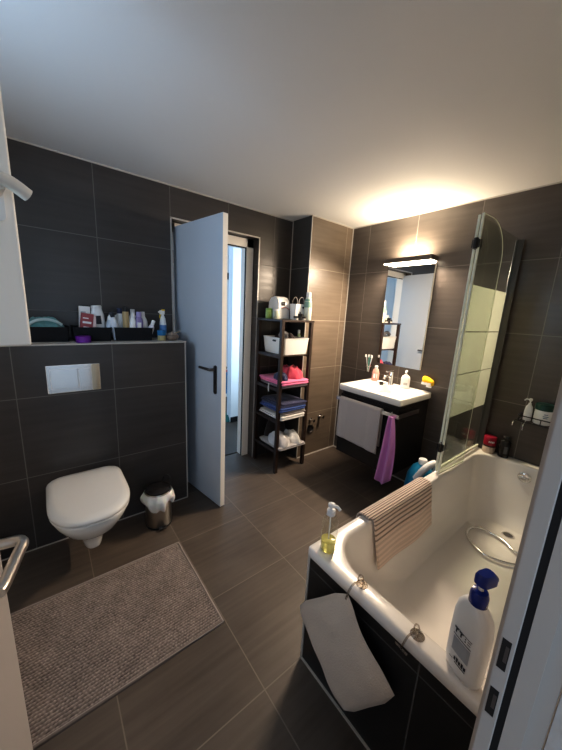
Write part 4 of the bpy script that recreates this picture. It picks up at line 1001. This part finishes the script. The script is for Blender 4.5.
sbottle('bottle', Vector((-1.937, .115, z5)), .020, .155, mat('lavender', (.30, .24, .46), .35), mat('lav_cap', (.42, .36, .62), .35), 'lavender purple bottle standing in the right black bin', sy=.8, lean=.05, pr=M['white'])
sbottle('bottle', Vector((-1.890, .155, z5)), .020, .155, M['white'], M['white'], 'white bottle right of the purple bottle in the bin', lean=-.05)
sbottle('tube', Vector((-1.880, .115, z5)), .014, .105, mat('pale_tube', (.70, .68, .74), .35), M['white'], 'short pale tube at the right edge of the right black bin', 'tube', lean=.35)
sbottle('tube', Vector((-1.998, .19, z5)), .016, .135, mat('sky_tube', (.30, .48, .66), .35), M['white'], 'sky blue tube at the back of the right black bin', 'tube', lean=-.1)
sbottle('tube', Vector((-1.955, .18, z5)), .017, .170, M['white'], M['white'], 'tall white tube behind the purple bottle', 'tube', lean=.02)
sbottle('tube', Vector((-2.055, .20, z5)), .017, .125, mat('rose_tube', (.62, .34, .40), .35), M['white'], 'rose tube at the back left of the right black bin', 'tube', lean=.1)
# purple tin in front of the bin
c = Vector((-2.252, .035, z)); pt = thing('tin', 'flat round purple tin in front of the middle black bin', 'tin', c)
pu = mat('violet_tin', (.13, .015, .26), .3)
obj('base', bottle_mesh([(.036, 0), (.038, .002), (.038, .020)], c), pu, pt, smooth=True)
obj('lid', bottle_mesh([(.040, .020), (.040, .034), (.037, .037), (.01, .038)], c), pu, pt, smooth=True)
# right end
c = Vector((-1.800, .07, z)); bj = thing('jar', 'small jar with blue lid at the right end of the ledge', 'jar', c)
obj('jar', bottle_mesh([(.024, 0), (.026, .003), (.026, .032), (.023, .035)], c), mat('amber_cream', (.50, .42, .22), .3), bj, smooth=True)
obj('lid', bottle_mesh([(.027, .035), (.028, .037), (.028, .066), (.025, .069)], c), mat('blue_lid', (.02, .16, .36), .3), bj, smooth=True)
c = Vector((-1.765, .150, z)); sp = thing('spray_bottle', 'white spray bottle with yellow trigger and blue label on the ledge', 'bottle', c)
obj('body', bottle_mesh([(.026, 0), (.029, .004), (.029, .105), (.022, .145), (.011, .165), (.011, .175)], c, .75, 1), M['white'], sp, smooth=True)
obj('label_band', bottle_mesh([(.0296, .045), (.0296, .10)], c, .76, 1), mat('label_blue', (.10, .22, .45), .4), sp, smooth=True)
bm = BM(); box(bm, -.020, .012, -.010, .010, .172, .200, rotz(0, c)); box(bm, -.030, -.02, -.005, .005, .182, .194, rotz(0, c)); o = obj('spray_head', bm, M['white'], sp, bevel=.003)
bm = BM(); tube(bm, [c+Vector((-.012, 0, .176)), c+Vector((-.020, 0, .160)), c+Vector((-.018, 0, .145))], .004, 8); box(bm, -.006, .013, -.0105, .0105, .197, .206, rotz(0, c)); obj('trigger', bm, mat('yellow_plastic', (.75, .52, .04), .4), sp, smooth=True)
c = Vector((-1.728, .075, z)); bw = thing('bowl', 'small brown pot with a stick at the end of the ledge', 'bowl', c)
obj('pot', bottle_mesh([(.026, 0), (.036, .006), (.044, .022), (.044, .030), (.034, .038)], c), mat('clay_brown', (.22, .16, .12), .5), bw, smooth=True)
obj('lid', bottle_mesh([(.036, .038), (.032, .044), (.010, .052), (.004, .060)], c), mat('clay_grey', (.30, .25, .21), .5), bw, smooth=True)
bm = BM(); tube(bm, [c+Vector((.01, 0, .045)), c+Vector((.05, -.02, .062))], .0025, 6); obj('stick', bm, mat('stick', (.45, .33, .2), .6), bw, smooth=True)

# ------------------------------------------------------------------ hallway things
c = Vector((-1.02, 2.3, 0))
bot = thing('water_bottle', 'large blue water bottle seen through the far doorway', 'bottle', (-.48, 1.60, .28))
st = thing('side_table', 'small white stand in the hallway under the blue bottle', 'table', (-.48, 1.60, 0))
bm = BM(); box(bm, -.60, -.36, 1.48, 1.72, .26, .279); obj('top', bm, M['white'], st, bevel=.003)
for x in (-.58, -.38):
    for y in (1.50, 1.70):
        bm = BM(); box(bm, x-.01, x+.01, y-.01, y+.01, 0, .26); obj('leg', bm, M['white'], st)
c = Vector((-.48, 1.60, .28)); bl = mat('blue_water', (.04, .30, .62), .15, trans=.4)
obj('body', bottle_mesh([(.05, 0), (.055, .005), (.055, .18), (.050, .20), (.055, .22), (.04, .27), (.018, .30)], c), bl, bot, smooth=True)
obj('cap', bottle_mesh([(.02, .30), (.02, .325), (.017, .328)], c), mat('cap_red', (.55, .15, .2), .4), bot, smooth=True)
sho = crumple('shoe', -.64, 1.33, .0, .05, .11, .09, mat('teal_shoe', (.03, .16, .15), .6), 'dark teal shoe on the hallway floor beyond the far door', 'shoe', 41)
pic = thing('wall_box', 'small dark box high on the hallway end wall', 'wall box', (.39, 3.3, 2.0))
bm = BM(); box(bm, .25, .60, 3.26, 3.299, 1.98, 2.10); obj('case', bm, mat('wall_box_dark', (.06, .08, .11), .5), pic, bevel=.004)
bm = BM(); box(bm, .27, .58, 3.255, 3.2605, 2.00, 2.08); obj('panel', bm, M['blackgloss'], pic)

# ------------------------------------------------------------------ lights
def area(name, loc, rot, sx, sy, power, col):
    l = bpy.data.lights.new(name, 'AREA'); l.shape = 'RECTANGLE'; l.size = sx; l.size_y = sy; l.energy = power; l.color = col
    o = bpy.data.objects.new(name, l); COL.objects.link(o); o.location = loc; o.rotation_euler = rot; return o
area('daylight_window', (XL-.28, -.93, 1.55), (0, math.radians(-108), 0), .8, .7, 15, (.50, .73, 1))
area('daylight_doorway', (-2.45, -3.0, 1.6), (math.radians(80), 0, math.radians(-8)), 1.1, 1.6, 4, (.62, .80, 1))
area('hallway_daylight', (-.25, .47, 1.4), (math.radians(90), 0, 0), .9, 1.6, 14, (.55, .78, 1))  # added lamp hidden behind the back wall, brightens the hallway wall
area('hallway_end_daylight', (-1.9, 2.6, 1.6), (0, math.radians(-90), 0), 1.5, 1.0, 22, (.45, .70, 1))
area('mirror_lamp_down', (-.075, -.66, 1.862), (0, math.radians(28), 0), .05, .38, 26, (1, .80, .60))
area('mirror_lamp_up', (-.07, -.66, 1.922), (math.radians(180), math.radians(0), 0), .05, .22, 6, (1, .80, .56))

w = bpy.data.worlds.new('World'); S.world = w; w.use_nodes = True
bgn = w.node_tree.nodes['Background']; bgn.inputs[0].default_value = (.55, .75, 1, 1); bgn.inputs[1].default_value = .35

# ------------------------------------------------------------------ camera
cd = bpy.data.cameras.new('Camera'); cam = bpy.data.objects.new('Camera', cd); COL.objects.link(cam)
ya, pi_, ro = math.radians(-38.595), math.radians(-11.937), math.radians(2.974)
F = Vector((-math.sin(ya)*math.cos(pi_), math.cos(ya)*math.cos(pi_), math.sin(pi_)))
R = Vector((math.cos(ya), math.sin(ya), 0)); U = R.cross(F)
R2 = R*math.cos(ro)+U*math.sin(ro); U2 = -R*math.sin(ro)+U*math.cos(ro)
mw = Matrix((R2, U2, -F)).transposed().to_4x4(); mw.translation = Vector((-2.429, -2.044, 1.434))
cam.matrix_world = mw
cd.sensor_fit = 'VERTICAL'; cd.sensor_height = 24; cd.lens = 299.334/750*24; cd.clip_start = .01
S.camera = cam
S.view_settings.view_transform = 'Standard'; S.view_settings.look = 'Medium High Contrast'; S.view_settings.exposure = .62
